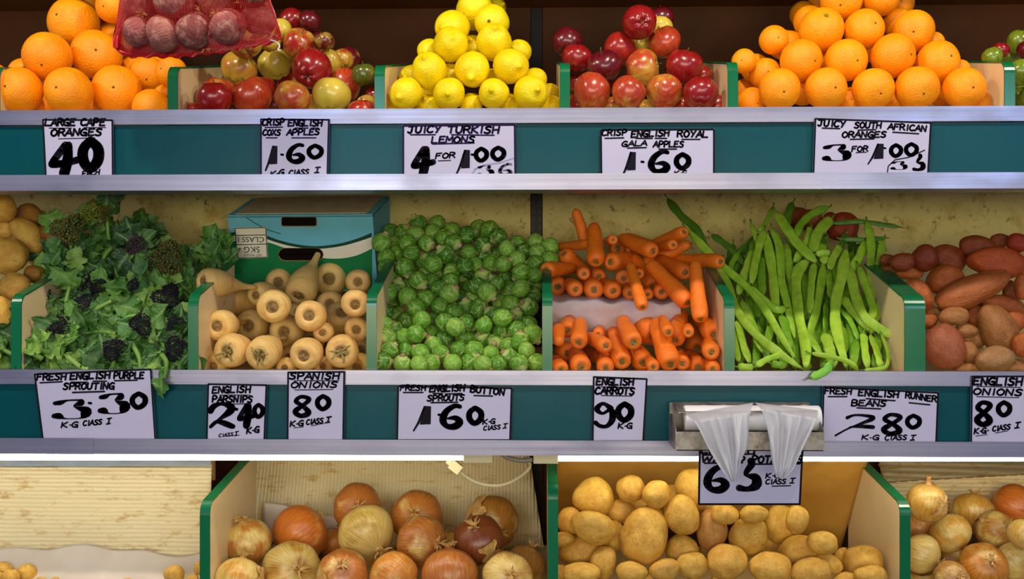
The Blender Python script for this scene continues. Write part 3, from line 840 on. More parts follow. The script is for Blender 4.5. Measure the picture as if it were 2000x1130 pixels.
# ------------------------------------------------------------------ piles
class Pile:
    def __init__(s): s.c = np.zeros((0, 3)); s.r = np.zeros(0)
    def free(s, C, r, tol):
        if not len(s.r): return True
        C = np.asarray(C); d = np.linalg.norm(s.c[None]-C[:, None], axis=2)
        return bool((d >= (s.r[None]+np.asarray(r)[:, None])*tol).all())
    def put(s, C, r): s.c = np.vstack([s.c, np.asarray(C)]); s.r = np.concatenate([s.r, np.asarray(r)])
    def settle(s, px, py, d, rel, Y0, span=.34, tol=.985, step=.004):
        """rel: list of (offset, radius) in units of d/2; moves away from the front along the line of sight till it touches"""
        best = None
        for k in range(int(span/step)):
            Y = Y0+k*step; P = at(px, py, Y); u = mpp(P)*d/2
            C = [tuple(P+o*u) for o, r in rel]; rr = [r*u for o, r in rel]
            if s.free(C, rr, tol): best = (P, u, C, rr); break
        if best is None:
            P = at(px, py, Y0); u = mpp(P)*d/2; best = (P, u, [tuple(P+o*u) for o, r in rel], [r*u for o, r in rel])
        s.put(best[2], best[3]); return best[0], best[1]
ONE = [(Vector((0,0,0)), 1.045)]
REG = {}
def reg(key, o, px, py, d, adj, noun): REG.setdefault(key, []).append((o, px, py, d, adj, noun))
def axis_q(v, roll): return Vector((0,0,1)).rotation_difference(Vector(v).normalized()) @ Quaternion((0,0,1), roll)
def facing(ox, oy):
    """unit vector whose tip shows at (ox right, oy down) of a unit disc, turned to the viewer"""
    l = ox*ox+oy*oy
    if l > .98: k = math.sqrt(.98/l); ox, oy = ox*k, oy*k; l = .98
    return Vector((ox, -math.sqrt(1-l), -oy))
def place(name, me, P, u, q, col, sc=(1,1,1)):
    o = new(name, me); o.location = P; o.rotation_mode = 'QUATERNION'; o.rotation_quaternion = q
    o.scale = (u*sc[0], u*sc[1], u*sc[2]); c = lin(col) if isinstance(col, str) else col
    o.color = (*c[:3], c[3] if len(c) > 3 else 1.0); return o
def child(o, name, me, col=None, rot=None):
    c = new(name, me, o)
    if col: c.color = (*lin(col), 1)
    if rot is not None: c.rotation_euler = rot
    return c
def jit(c, a=.06):
    c = lin(c); k = 1+R.uniform(-a, a); return (c[0]*k, c[1]*k*(1+R.uniform(-a, a)*.5), c[2]*k)
def Y0for(base, py, ypx0, k, d): return base + max(0, (ypx0-py))*.0009*k + d*.00045

def order(items, size, thr, thr2, deep=(), key=lambda it: it[1]):
    """front fruit first, then what is half hidden, then what only fills the gaps behind"""
    out = []
    for it in items:
        z = size(it); lvl = 2 if z < thr2 else (1 if z < thr or (it[0], it[1]) in deep else 0)
        out.append((it, (1.0, 1.0, 1.45)[lvl], (0, .045, .06)[lvl], lvl))
    return sorted(out, key=lambda t: (t[3], -key(t[0])))

# ---- oranges
def oranges(reg0, items, key, base, floor_px, k, col, deep=()):
    x0, y0, s = reg0; p = Pile()
    for i, (it, f_, dy, lvl) in enumerate(order(items, lambda t: t[2], 185, 135, deep)):
        px, py, d = x0+it[0]/s, y0+it[1]/s, it[2]/s*f_
        P, u = p.settle(px, py, d, ONE, Y0for(base, py, floor_px, k, d)+dy)
        ax = it[3] if len(it) > 3 else (R.uniform(-.4,.4), R.uniform(-.1,.6))
        o = place('orange', ORANGE[i % 4], P, u*1.0, axis_q(facing(*ax), R.uniform(0, 6)), jit(col, .05))
        big = len(it) > 4
        child(o, 'stem_button' if big else 'stem_scar', NAVEL if big else SCAR, 'a98a2a' if big else '7a5a20')
        reg(key, o, px, py, d, 'large' if d > 84 else ('small' if d < 60 else 'round'), 'orange')
A3 = 3.138
oranges((0,0,A3), [(452,138,305,(-.3,-.1)),(545,65,245),(690,40,200),(290,345,290),(590,335,300),(700,245,225),(150,452,190),(120,552,275,(-.2,0)),(420,560,290,(-.1,0)),(715,552,300),
  (845,450,230),(905,455,220),(975,432,200),(1050,442,190),(930,664,232),(1020,605,175),(262,645,165),(-60,500,240),(560,640,150)], 'left oranges', .012, 180, .42, 'ffa204', ((700,245),(845,450),(905,455),(975,432),(1050,442),(930,664),(545,65),(150,452),(690,40)))
oranges((1400,0,A3), [(765,0,250),(1003,-15,225),(530,90,165),(565,130,190),(640,182,272,(0,-.45),1),(903,180,246,(.3,-.1)),(905,70,90),(1105,138,172),(1205,190,252),(1330,262,90),(350,245,180),(400,272,178),(440,285,192),
  (515,370,258,(.5,.2)),(793,370,256,(.3,.2)),(1080,343,270,(.6,.1)),(1355,380,262,(.3,-.1)),(1488,430,90),(165,375,150),(235,418,175),(295,452,192),(175,562,110),(212,622,172),
  (385,547,254,(0,.3)),(670,545,256,(.2,.1)),(958,545,254,(.1,.4)),(1228,540,266,(0,.45)),(1517,540,254,(.05,.15)),(1632,640,115),(530,560,120),(650,380,110),(930,300,110),(810,615,110),(1090,610,110),(1372,560,120),(1200,410,100),
  (1130,20,110),(640,20,110),(250,540,130)], 'right oranges', .012, 175, .46, 'ffa604', ((565,130),(400,272),(440,285),(295,452),(530,90),(350,245)))
# ---- lemons: px, py, d, tip offset
def lemons(items):
    p = Pile(); x0, y0, s = 740, 0, A3
    for i, (it, f_, dy, lvl) in enumerate(order(items, lambda t: t[2], 165, 128)):
        px, py, d = x0+it[0]/s, y0+it[1]/s, it[2]/s*f_
        tx, ty = it[3] if len(it) > 3 else (R.uniform(-.5,.5), R.uniform(-.5,.5))
        v = facing(tx, ty)
        P, u = p.settle(px, py, d, [(Vector((0,0,0)), 1.02), (v*.3, .80), (v*-.3, .85)], Y0for(.014, py, 180, .42, d)+dy)
        flip = len(it) > 4
        o = place('lemon', LEMON[i % 4], P, u*.96, axis_q(-v if flip else v, R.uniform(0, 6)), jit('f5e306', .05))
        if flip:
            c = child(o, 'stem_scar', LSCAR, '6d7040'); c.rotation_euler = (PI, 0, 0)
        reg('lemons', o, px, py, d, 'small' if d < 48 else ('stem end forward' if flip else 'pointed'), 'lemon')
lemons([(585,62,236,(.2,-.5)),(700,45,150,(.8,-.1)),(452,167,216),(692,135,224,(-.1,.2),1),(440,272,222,(.15,-.1),1),(703,258,222,(.1,-.5)),(862,315,150),(580,302,115),(308,312,150),(308,436,222,(-.15,-.5)),
  (573,424,226,(-.05,.6)),(808,406,226,(.5,.2)),(165,572,202,(-.3,.4)),(430,574,200,(0,.2)),(705,574,198,(-.1,0)),(931,570,218,(.35,0)),(958,487,150),(1042,592,115),(205,478,115),(440,462,105),
  (310,665,115),(287,590,115),(565,640,145),(812,640,95),(1055,662,115),(72,660,85),(690,500,110),(190,600,100)])
# ---- apples: x, y, d, colour, blush, stem offset (None: stem up)
def apples(reg0, items, key, base, floor_px, k, noun='apple'):
    x0, y0, s = reg0; p = Pile()
    names = {}
    for i, (it, f_, dy, lvl) in enumerate(order(items, lambda t: t[2], 172, 118, ((208,358),(150,262)))):
        px, py, d = x0+it[0]/s, y0+it[1]/s, it[2]/s*f_; col, bl = it[3], it[4]
        P, u = p.settle(px, py, d, [(Vector((0,0,0)), 1.06)], Y0for(base, py, floor_px, k, d)+dy)
        v = it[5] if len(it) > 5 and it[5] else Vector((R.uniform(-.5,.5), R.uniform(-.5,.6), 1))
        o = place('apple', APPLE[i % 4], P, u*1.0, axis_q(v, R.uniform(0, 6)), (*lin(col), bl))
        if Vector(v).normalized().y > .5: child(o, 'calyx', CALYX, '4d4522')
        else: child(o, 'stem', ASTEM, '6a5a26')
        adj = it[6] if len(it) > 6 else {'5a6a1c':'green','9c1b1c':'deep red','b02a20':'red','c24a26':'orange red','d0752c':'orange blushed','6b1420':'dark red','7a9a20':'green'}[col]
        reg(key, o, px, py, d, adj, noun)
DR, RD, OR, OB, PU, GR = '9c1b1c', 'b02a20', 'c24a26', 'd0752c', '6b1420', '7a9a20'
apples((340,0,A3), [(245,605,214,DR,.95),(268,578,212,OR,.8),(122,700,140,RD,.9),(478,592,240,OR,.85),(545,562,182,RD,.85),(395,425,224,OB,.55,None,'yellow orange'),(620,395,212,OB,.30,None,'yellow'),
  (727,602,222,OR,.72,Vector((.1,.5,1))),(712,532,165,RD,.85),(840,424,240,DR,.95,Vector((.1,.9,.7))),(965,588,238,GR,.18,Vector((.1,.3,1)),'green'),(1046,523,200,OR,.85),(1150,690,176,RD,.9),(1180,640,125,OB,.5),
  (945,380,160,OB,.45),(770,278,206,RD,.72,Vector((.35,-.55,.8)),'dimpled'),(655,185,135,OB,.2),(720,128,156,DR,.9),(830,130,132,PU,.95),(868,248,125,PU,.9),(925,255,118,PU,.7),(1030,370,142,RD,.6),(1068,368,150,PU,.85),
  (1164,457,150,'5a6a1c',.80,None,'shaded green'),(440,262,205,OB,.6),(590,262,125,OB,.5),(365,668,105,RD,.9),(605,652,112,OR,.9),(868,650,110,OB,.4),(1240,600,100,DR,.9)], 'mixed apples', .012, 180, .5)  # shaded green apple: its shade is put into a dark olive colour
apples((1060,0,A3), [(595,138,210,DR,.97,Vector((-.1,.93,.2))),(722,165,100,OB,.3),(725,122,115,PU,.9),(473,300,200,RD,.9),(747,262,206,OR,.85),(612,272,120,OB,.25),(380,405,216,PU,.97,None,'purple red'),(610,413,226,OR,.62,Vector((1,-.35,.15)),'yellow topped'),
  (863,412,228,DR,.95),(985,468,85,RD,.9),(300,562,228,OR,.82),(522,570,208,OR,.85),(745,564,226,OR,.78),(968,574,216,DR,.92),(1070,655,100,RD,.9),(215,645,105,RD,.9),(200,520,95,DR,.9),(425,648,75,OR,.6),(640,652,70,OB,.5),(860,648,80,RD,.8),
  (208,358,186,DR,.95),(150,262,190,PU,.95),(1010,560,110,RD,.9),(380,520,90,PU,.9)], 'red apples', .012, 180, .5)
apples((1400,0,A3), [(1860,262,160,GR,.05),(1690,352,125,GR,.05),(1790,345,110,GR,.05),(1862,445,172,GR,.05),(1912,480,130,'d0752c',.15,None,'yellow green'),(1866,612,112,GR,.05),(1850,548,100,GR,.05),(1740,310,70,DR,.9),(1920,300,150,PU,.9),(1930,610,150,GR,.05)], 'green apples', .012, 175, .5)
for o, *_ in REG['green apples']:
    if o.color[3] < .06: o.color = (*lin('7a9a20'), 1.0)
# ---- potatoes: x, y, w, h, tilt(deg, clockwise), colour
def potatoes(reg0, items, key, base, floor_px, k, noun='potato', thr=98):
    x0, y0, s = reg0; p = Pile()
    for i, (it, f_, dy, lvl) in enumerate(order(items, lambda t: min(t[2], t[3]), 0, thr, (), lambda t: t[1]+t[3]*.5)):
        f_ = 1.3 if lvl else 1.0; dy *= .6
        px, py, w, h = x0+it[0]/s, y0+it[1]/s, it[2]/s*f_, it[3]/s*f_
        tl = it[4] if len(it) > 4 else R.uniform(-12, 12); col = it[5] if len(it) > 5 else None
        a, b_ = max(w, h), min(w, h); ang = math.radians(tl) + (PI/2 if h > w else 0)
        ax = Vector((math.cos(ang), 0, -math.sin(ang))); d = b_; e = a/b_-1
        dp = .92+.12*min(e, 1)
        rel = [(Vector((0,0,0)), 1.0)] + ([(ax*e, .84), (-ax*e, .84), (ax*e*.5, .95), (-ax*e*.5, .95)] if e > .12 else [])
        P, u = p.settle(px, py, d, rel, Y0for(base, py, floor_px, k, d)+dy)
        q = Quaternion((0,1,0), math.radians(tl))
        fl = R.choice([0, 1])
        o = place('potato', POTATO[(i*3+len(key)) % 7], P, mpp(P)*.5, q @ Quaternion((1,0,0), PI*fl), jit(col or 'e6b850', .06), (w*1.0, b_*dp, h*1.0))
        adj = 'large' if a*mpp(P) > .085 else ('small' if a*mpp(P) < .05 else ('long' if e > .45 else 'round'))
        if len(it) > 6: adj = it[6]
        reg(key, o, px, py, d, adj, noun)
F3 = 2.974
potatoes((0,360,F3), [(5,140,160,160),(170,185,172,160,10,'a8782a'),(165,295,160,250,-38),(50,411,228,228),(302,282,105,95,0,'9a6022'),(95,595,172,172),(-12,607,70,70),(-5,785,172,268,0),(10,262,110,90),(-40,960,200,150),(90,760,90,120,0,'8a5a20'),(210,420,80,90),(40,930,90,130,0,'8a5a20'),(200,520,90,80,0,'a8782a')], 'yellow potatoes', .03, 715, .55)
K3 = 2.824
RP, TP, DP = 'b8642a', 'b27c46', '90441e'
potatoes((1700,360,K3), [(590,345,196,135,0,DP),(722,312,90,66,0,DP),(818,325,140,112,0,'a83a1c'),(685,430,325,172,6,'bc5420'),(420,410,200,165,20,DP),(305,405,140,150,-20,'84381a'),(412,520,212,168,-15,RP),(175,428,142,105,0,DP),(92,415,60,50,0,DP),(215,482,115,70,0,RP),(118,475,95,75,0,RP),
  (270,605,122,205,-38,RP),(572,582,440,172,-22,'bc6c36','large pinkish'),(768,590,60,90,0,RP),(838,560,95,150,0,RP),(735,665,250,110,12,RP),(705,792,195,295,-18,'a8723c','large tan'),(457,727,160,112,0,TP),(350,715,75,70,0,TP),(318,752,75,70,0,RP),(528,808,132,88,0,TP),(572,728,120,125,0,RP),(560,862,115,80,0,TP),
  (542,930,110,142,-20,TP),(402,896,226,272,-25,'b4684a','large scuffed red'),(680,965,210,145,-5,'b08558'),(795,762,125,125,0,RP),(845,885,110,140,0,RP),(805,1010,120,70,0,TP),(540,1022,125,60,0,TP),(700,915,90,60,0,DP),(640,640,100,70,0,DP),(460,640,90,60,0,DP)], 'red potatoes', .02, 715, .55, thr=86)
potatoes((1340,360,K3), [(620,190,90,105,0,DP),(682,195,140,120,0,DP),(862,235,165,175,10,'963c1e'),(800,190,60,60,0,DP)], 'red potatoes behind the beans', .34, 715, .0)
L3 = 2.628
YP = 'e6b850'
potatoes((0,700,L3), [(20,1082,90,78),(55,1125,92,90),(138,1102,102,100),(893,1106,110,98),(1018,1078,50,70),(985,1135,70,60),(285,1146,60,50),(655,1150,60,50),(-20,1130,80,80),(215,1160,90,80)], 'small potatoes', .03, 1130, .3, thr=0)
potatoes((1060,700,L3), [(250,716,210,206),(455,668,146,142),(580,696,142,150),(395,782,168,132),(492,765,110,80),(135,832,122,150),(250,860,236,165,20),(372,912,115,165,10),(186,986,224,170,-12),(105,928,95,60),(310,1046,140,176),(515,908,236,314,8),(712,802,186,208),(775,665,190,230),(650,720,90,120),
  (868,886,166,215,5,'cf9a52'),(937,800,148,112),(1085,795,155,100),(1053,914,204,208),(1220,852,172,206,5),(715,985,186,184),(765,1062,158,146),(945,1046,218,192),(1165,1076,222,178,12),(458,1092,178,112),(500,1125,125,70),(620,1082,160,112),(203,1104,196,120),(1190,965,110,90),(915,1135,90,50),(820,1010,80,80),(100,1115,70,90),
  (1306,825,112,152,8),(1325,987,246,176,-12),(1440,946,156,124,10),(1372,1092,204,152,-5),(1466,1052,148,110),(1532,1032,62,104),(1652,1044,200,178),(1688,1112,168,106),(1540,1132,96,50),(560,800,90,90),(850,760,110,90),(1400,1000,100,80)], 'potatoes', .015, 1130, .26)
# ---- onions: x, y, d, colour, pale, neck offset, adj, flake
def onions(reg0, items, key, base, floor_px, k):
    x0, y0, s = reg0; p = Pile()
    for i, (it, f_, dy, lvl) in enumerate(order(items, lambda t: t[2], 165, 128)):
        px, py, d = x0+it[0]/s, y0+it[1]/s, it[2]/s*f_; col, pale, nk, adj = it[3:7]
        P, u = p.settle(px, py, d, [(Vector((0,0,0)), 1.06)], Y0for(base, py, floor_px, k, d)+dy)
        v = facing(*nk) if nk else Vector((R.uniform(-.5,.5), R.uniform(-.2,.6), 1))
        sh = it[7] if len(it) > 7 else (0, 2)[i % 2]
        o = place('onion', ONION[sh], P, u*1.0, axis_q(v, R.uniform(0, 6)), (*jit(col, .05), pale))
        if sh != 3: child(o, 'neck_tuft', ONECK[i % 2], None, (0, 0, R.uniform(0, 6)))
        if i % 2 == 0 or v.normalized().y > .2: child(o, 'root_tuft', OROOT[i % 2])
        if i % 3 == 0: child(o, 'loose_skin', FLAKE[i % 4], None, (0, 0, R.uniform(0, 6)))
        reg(key, o, px, py, d, adj, 'onion')
BR, ON, YE, DB = 'c27c38', 'd8923e', 'dcaa4a', '8c4c26'
onions((380,700,L3), [(270,938,248,'c98a3e',.56,(-.2,-.95),'peeling yellow'),(540,895,292,'da8030',.36,(-.7,.55),'large orange'),(835,762,250,BR,.3,(.2,-.25),'brown'),(880,892,292,'c9a850',.58,(.6,.5),'pale greenish'),(1140,810,270,BR,.32,(0,-.35),'brown'),(1165,942,268,BR,.42,(.75,-.1),'brown skinned'),
  (225,1135,246,YE,.5,None,'yellow'),(497,1092,310,'c99a44',.52,(.45,-.3),'large pale peeling'),(760,1108,262,BR,.40,(.1,-.6),'brown'),(1022,1118,256,ON,.38,(.8,.2),'orange'),(718,945,160,ON,.3,None,'brown'),(960,1020,110,YE,.4,None,'yellow'),
  (1308,1108,290,'bc7838',.3,None,'wide brown'),(1458,930,258,DB,.15,(-.15,-.72),'dark brown'),(1530,838,272,'b07a30',.42,(.3,.2),'mottled brown'),(1605,1122,262,'cfa458',.55,(.2,-.4),'pale peeling'),(1692,1062,220,'b98a3c',.4,None,'yellow'),(1320,960,100,YE,.4,None,'yellow')], 'large onions', .02, 1130, .40)
onions((1500,700,L3), [(815,735,196,YE,.5,(0,-.98),'pointed yellow',3),(1050,788,220,YE,.4,None,'papery yellow'),(1262,760,235,'da8030',.2,(.8,.3),'orange'),(765,862,125,'c9904a',.3,None,'orange'),(935,896,212,YE,.48,(.6,.7),'yellow'),(1170,884,204,'c08a3a',.42,(.3,-.5),'yellow brown'),(1318,900,165,YE,.55,None,'pale'),
  (787,1002,206,'cfae5c',.6,(.7,.3),'pale'),(930,1030,115,YE,.4,None,'yellow'),(1106,1068,246,'c9862e',.4,(0,-.5),'wide orange'),(1262,1038,192,'d0b868',.6,(.4,.4),'pale'),(940,1128,180,'b98a4c',.4,(.1,-.4),'brown'),(785,1140,150,YE,.5,None,'yellow'),(1235,1140,130,BR,.3,None,'brown'),(1310,1110,110,YE,.4,None,'yellow'),(860,1120,90,YE,.4,None,'yellow')], 'small onions', .02, 1130, .42)
# ---- parsnips and carrots: crown pixel (hx,hy), diameter d, tail direction
def rootveg(name, kind, meshes, x, y, d, tail, p, Y0, col, crownm, stub, key, adj, L_px=None, tip=False, tol=1.0):
    """(x,y) pixel centre of the crown end; tail: vector from crown to tail"""
    i = len(REG.get(key, [])); me, L = meshes[i % 3]
    t = Vector(tail).normalized(); ls = 1.0 if not L_px else (L_px/(d/2))/L
    rel = [(t*(L*ls*f), r) for f, r in ((.10,.98),(.25,.95),(.40,.85),(.55,.72),(.7,.58),(.85,.42))]
    if tip: rel = [(t*(L*ls*f), r) for f, r in ((.06,.6),(.25,.8),(.45,.95),(.65,1),(.85,1))]
    P, u = p.settle(x, y, d, rel, Y0, .34, tol)
    if tip: P = P + t*(L*ls*u); ax = t
    else: ax = -t
    o = place(kind, me, P, u, axis_q(ax, R.uniform(0, 6)), jit(col, .06), (1, 1, ls))
    child(o, 'crown', crownm[i % 2], '9a8040' if kind == 'carrot' else 'a98a55')
    if stub: child(o, 'leaf_stub', stub, 'b8a868')
    reg(key, o, x, y, d, adj, kind)
    return o
def parsnips():
    p = Pile(); x0, y0, s = 340, 360, F3; C = 'ecc678'
    # centre x,y of the head, d, crown offset (fraction of radius), tail override (dx,dy,into), stub
    T = [(310,970,198,(-.3,.05),None,1),(497,988,196,(-.15,.3),None,1),(752,992,188,(-.1,.2),None,0),(965,972,197,(.2,-.05),None,1),(220,1058,130,(0,.2),None,0),(1060,1065,125,(0,.1),None,0),(1082,960,120,(.1,0),None,0),(640,1065,90,(0,0),None,0),(862,1055,85,(0,0),None,0),
      (430,820,190,(-.12,-.05),None,0),(250,822,182,(-.2,-.05),None,0),(635,855,192,(0,-.1),None,0),(1055,842,148,(.25,.05),None,0),(790,900,110,(0,.2),None,0),(780,764,184,(.1,-.25),None,0),
      (962,762,186,(.2,-.3),(-.30,.55,.75),0),(565,710,198,(.2,.1),None,0),(310,672,188,(-.1,0),(.75,-.02,.62),0),(215,692,95,(0,0),None,0),(1045,694,166,(.3,.3),None,0),(900,692,156,(.2,-.1),None,0),(720,740,100,(0,0),None,0),
      (185,565,172,(-.35,0),(.60,.10,.80),0),(727,622,190,(-.08,.45),(.14,-.68,.72),0),(600,565,162,(.1,0),None,0),(895,548,206,(.1,-.2),None,0),(1062,565,150,(.3,0),None,0),(480,640,110,(0,0),(.3,-.1,.9),0),(660,1000,90,(0,0),None,0),(380,930,90,(0,0),None,0),(860,860,90,(0,0),None,0),(560,920,90,(0,0),None,0)]
    for (x, y, d, co, tl, st), f_, dy, lvl in order(T, lambda t: t[2], 0, 132):
        f_ = 1.3 if lvl else 1; px, py, dd = x0+x/s, y0+y/s, d/s*f_
        v = facing(*co)
        if tl: t = Vector((tl[0], tl[2], -tl[1]))
        else: t = Vector((-v.x*.5, -v.y, -v.z*.4+.05))
        # the root's origin is its crown, which sits in front of the head centre
        off = -t.normalized()*.45; px2 = px + off.x*dd/2; py2 = py - off.z*dd/2
        adj = 'stubbed' if st else ('upturned' if tl and tl[1] < -.5 else ('sideways' if tl else 'blunt'))
        rootveg('parsnip', 'parsnip', PARSNIP, px2, py2, dd, t, p, Y0for(.016, py, 700, .62, dd*.4)+dy*.8, C, PCROWN, PSTUB if st else None, 'parsnips', adj)
parsnips()
def carrots():
    x0, y0, s = 1040, 360, F3; C = 'f4801c'
    p = Pile()
    # lower layer: crown x,y, tail x,y (image), d ; None tail: runs straight back
    low = [(168,1075,95,None),(282,1060,126,None),(426,1066,104,None),(522,1030,118,(495,890)),(642,1036,126,(610,930)),(803,1046,132,(745,780)),(962,1066,120,(960,1000)),(1048,1075,90,None),(872,1040,95,None),(703,1060,80,None),(1040,975,105,None),
      (204,980,110,None),(405,1008,92,(250,955)),(428,938,95,(310,885)),(440,1010,70,None),(956,952,134,(940,780)),(1056,874,122,(1000,740)),(267,918,104,(300,760)),(340,822,120,(480,830)),(203,846,104,(240,740)),(484,895,98,(430,730)),(588,918,114,(545,780)),(706,882,150,(555,690)),(825,906,120,(930,690)),
      (790,860,80,(780,740)),(740,840,90,(690,700)),(380,870,70,None),(560,1000,70,None),(905,860,70,None)]
    tips = [(155,922,80,(158,760))]
    for it in sorted(low+tips, key=lambda t: -t[1]):
        x, y, d, tl = it; px, py, dd = x0+x/s, y0+y/s, d/s
        if tl:
            lat = Vector((tl[0]-x, 0, -(tl[1]-y))); L = 430.
            t = lat/L; rest = math.sqrt(max(.2, 1-min(.8, t.length_squared))); t.y = rest
        else: t = Vector((R.uniform(-.15,.15), .95, .14))
        tip = it in tips
        rootveg('carrot', 'carrot', CARROT, px, py, dd, t, p, Y0for(.018, py, 700, .35, dd*.3), C, CCROWN, CSTUB if (not tip and len(REG.get('lower carrots', [])) % 4 == 3) else None, 'lower carrots', 'pale tipped' if tip else ('thick' if d > 118 else 'stubby' if not tl else 'slender'), tip=tip)
    up = [(147,597,116,None,0),(252,610,100,None,0),(360,612,118,None,0),(472,618,108,None,0),(565,634,84,None,0),(670,640,70,None,0),(750,625,102,None,0),(75,495,96,(235,480),0),(178,398,98,(370,560),0),(368,452,108,(370,240),0),(452,450,112,(590,425),0),(386,533,92,None,0),
      (495,370,106,None,0),(580,377,90,None,0),(704,388,102,(560,310),0),(697,588,88,(610,410),0),(530,545,98,(520,500),1),(890,512,104,(760,415),1),(905,690,112,(700,440),1),(920,338,60,(640,470),2),(245,140,44,(320,360),2),(590,448,60,(650,720),3),(640,716,78,(590,440),1),(976,786,98,(975,430),1),
      (1098,448,92,(870,425),1),(330,345,62,(120,350),1),(885,275,80,(700,350),1),(545,305,60,(760,335),1),(470,320,60,(400,320),1),(820,350,70,(740,350),0),(620,520,70,None,0),(300,520,80,None,0),(820,470,70,None,0)]
    p2 = Pile()
    for it in sorted(up, key=lambda t: -t[1]):
        x, y, d, tl, mode = it
        if mode == 3: continue
        px, py, dd = x0+x/s, y0+y/s, d/s
        base = .15
        if tl:
            lat = Vector((tl[0]-x, 0, -(tl[1]-y)))/(420. if lat_big(it) else 300.); L2 = min(.93, lat.length_squared)
            t = lat.normalized()*math.sqrt(L2); t.y = math.sqrt(1-L2)*(1 if mode != 2 else .3)
        else: t = Vector((R.uniform(-.15,.15), .95, .14))
        if mode == 0: rootveg('carrot', 'carrot', CARROT, px, py, dd, t, p2, Y0for(base, py, 580, .6, dd*.3), C, CCROWN, None, 'upper carrots', 'stubby' if not tl else 'slanting')
        elif mode == 1: rootveg('carrot', 'carrot', CARROT, px, py, dd, t, p2, Y0for(base if y < 680 else .055, py, 580, .6, dd*.3), C, CCROWN, None, 'upper carrots', 'pale ended', L_px=(math.hypot(tl[0]-x, tl[1]-y)/s/max(.4, t.xz.length)), tip=False)
        else:
            # tail tip is at (x,y): build from the crown end
            x2, y2 = tl; t2 = Vector((x-x2, 0, -(y-y2))).normalized(); t2.y = -.1
            rootveg('carrot', 'carrot', CARROT, x0+x2/s, y0+y2/s, (84 if x > 600 else 74)/s, t2, p2, Y0for(base, py, 580, .6, dd*.3)+.03, C, CCROWN, None, 'upper carrots', 'upturned', L_px=math.hypot(x-x2, y-y2)/s)
def lat_big(it): return it[4] == 1
carrots()
# ---- sprouts
def inside(poly, x, y):
    c = False; n = len(poly)
    for i in range(n):
        (x1, y1), (x2, y2) = poly[i], poly[i-1]
        if (y1 > y) != (y2 > y) and x < (x2-x1)*(y-y1)/(y2-y1)+x1: c = not c
    return c
SPOLY = [(700+x/F3, 360+y/F3) for x, y in ((130,285),(260,275),(350,225),(440,215),(540,235),(570,275),(680,262),(760,258),(840,285),(880,335),(980,335),(1050,335),(1150,345),(1180,380),(1130,430),(1040,470),(1020,560),(1035,900),(1050,1045),(125,1045),(140,800),(150,600),(130,420))]
def sprouts():
    rr = random.Random(21); pts = []
    for x in (140,255,420,545,650,805,935,1035): pts.append((700+(x)/F3, 360+(1040+rr.uniform(-14,4))/F3))
    tries = 0
    while tries < 9000 and len(pts) < 215:
        tries += 1
        x, y = rr.uniform(730, 1100), rr.uniform(425, 712)
        if not inside(SPOLY, x, y): continue
        m = 22.3 if y > 560 else 20.0
        if all((x-a)**2+((y-b_)*1.05)**2 > m*m for a, b_ in pts): pts.append((x, y))
    p = Pile()
    for i, (x, y) in enumerate(sorted(pts, key=lambda t: -t[1])):
        d = rr.uniform(34, 41)*(1.0 if y > 560 else .95)
        P, u = p.settle(x, y, d, ONE, .034+max(0, 712-y)*.00105+rr.uniform(0, .008), .2, .90, .003)
        v = Vector((rr.uniform(-1,1), rr.uniform(-1,.6), rr.uniform(-1,1)))
        col = rr.choice(['6aa428','5a9722','7bb036','468420','8cba46','609b26'])
        o = place('brussels_sprout', SPROUT[i % 5], P, u*.97, axis_q(v, rr.uniform(0, 6)), jit(col, .1))
        child(o, 'cut_stalk', SSTALK, rr.choice(['d9cfa0','c9b98a','b89a70']))
        shows = v.normalized().y > .35
        reg('sprouts', o, x, y, d, 'stalk end forward' if shows else ('pale green' if col in ('8cba46','7bb036') else 'dark green' if col == '468420' else 'green'), 'sprout')
sprouts()
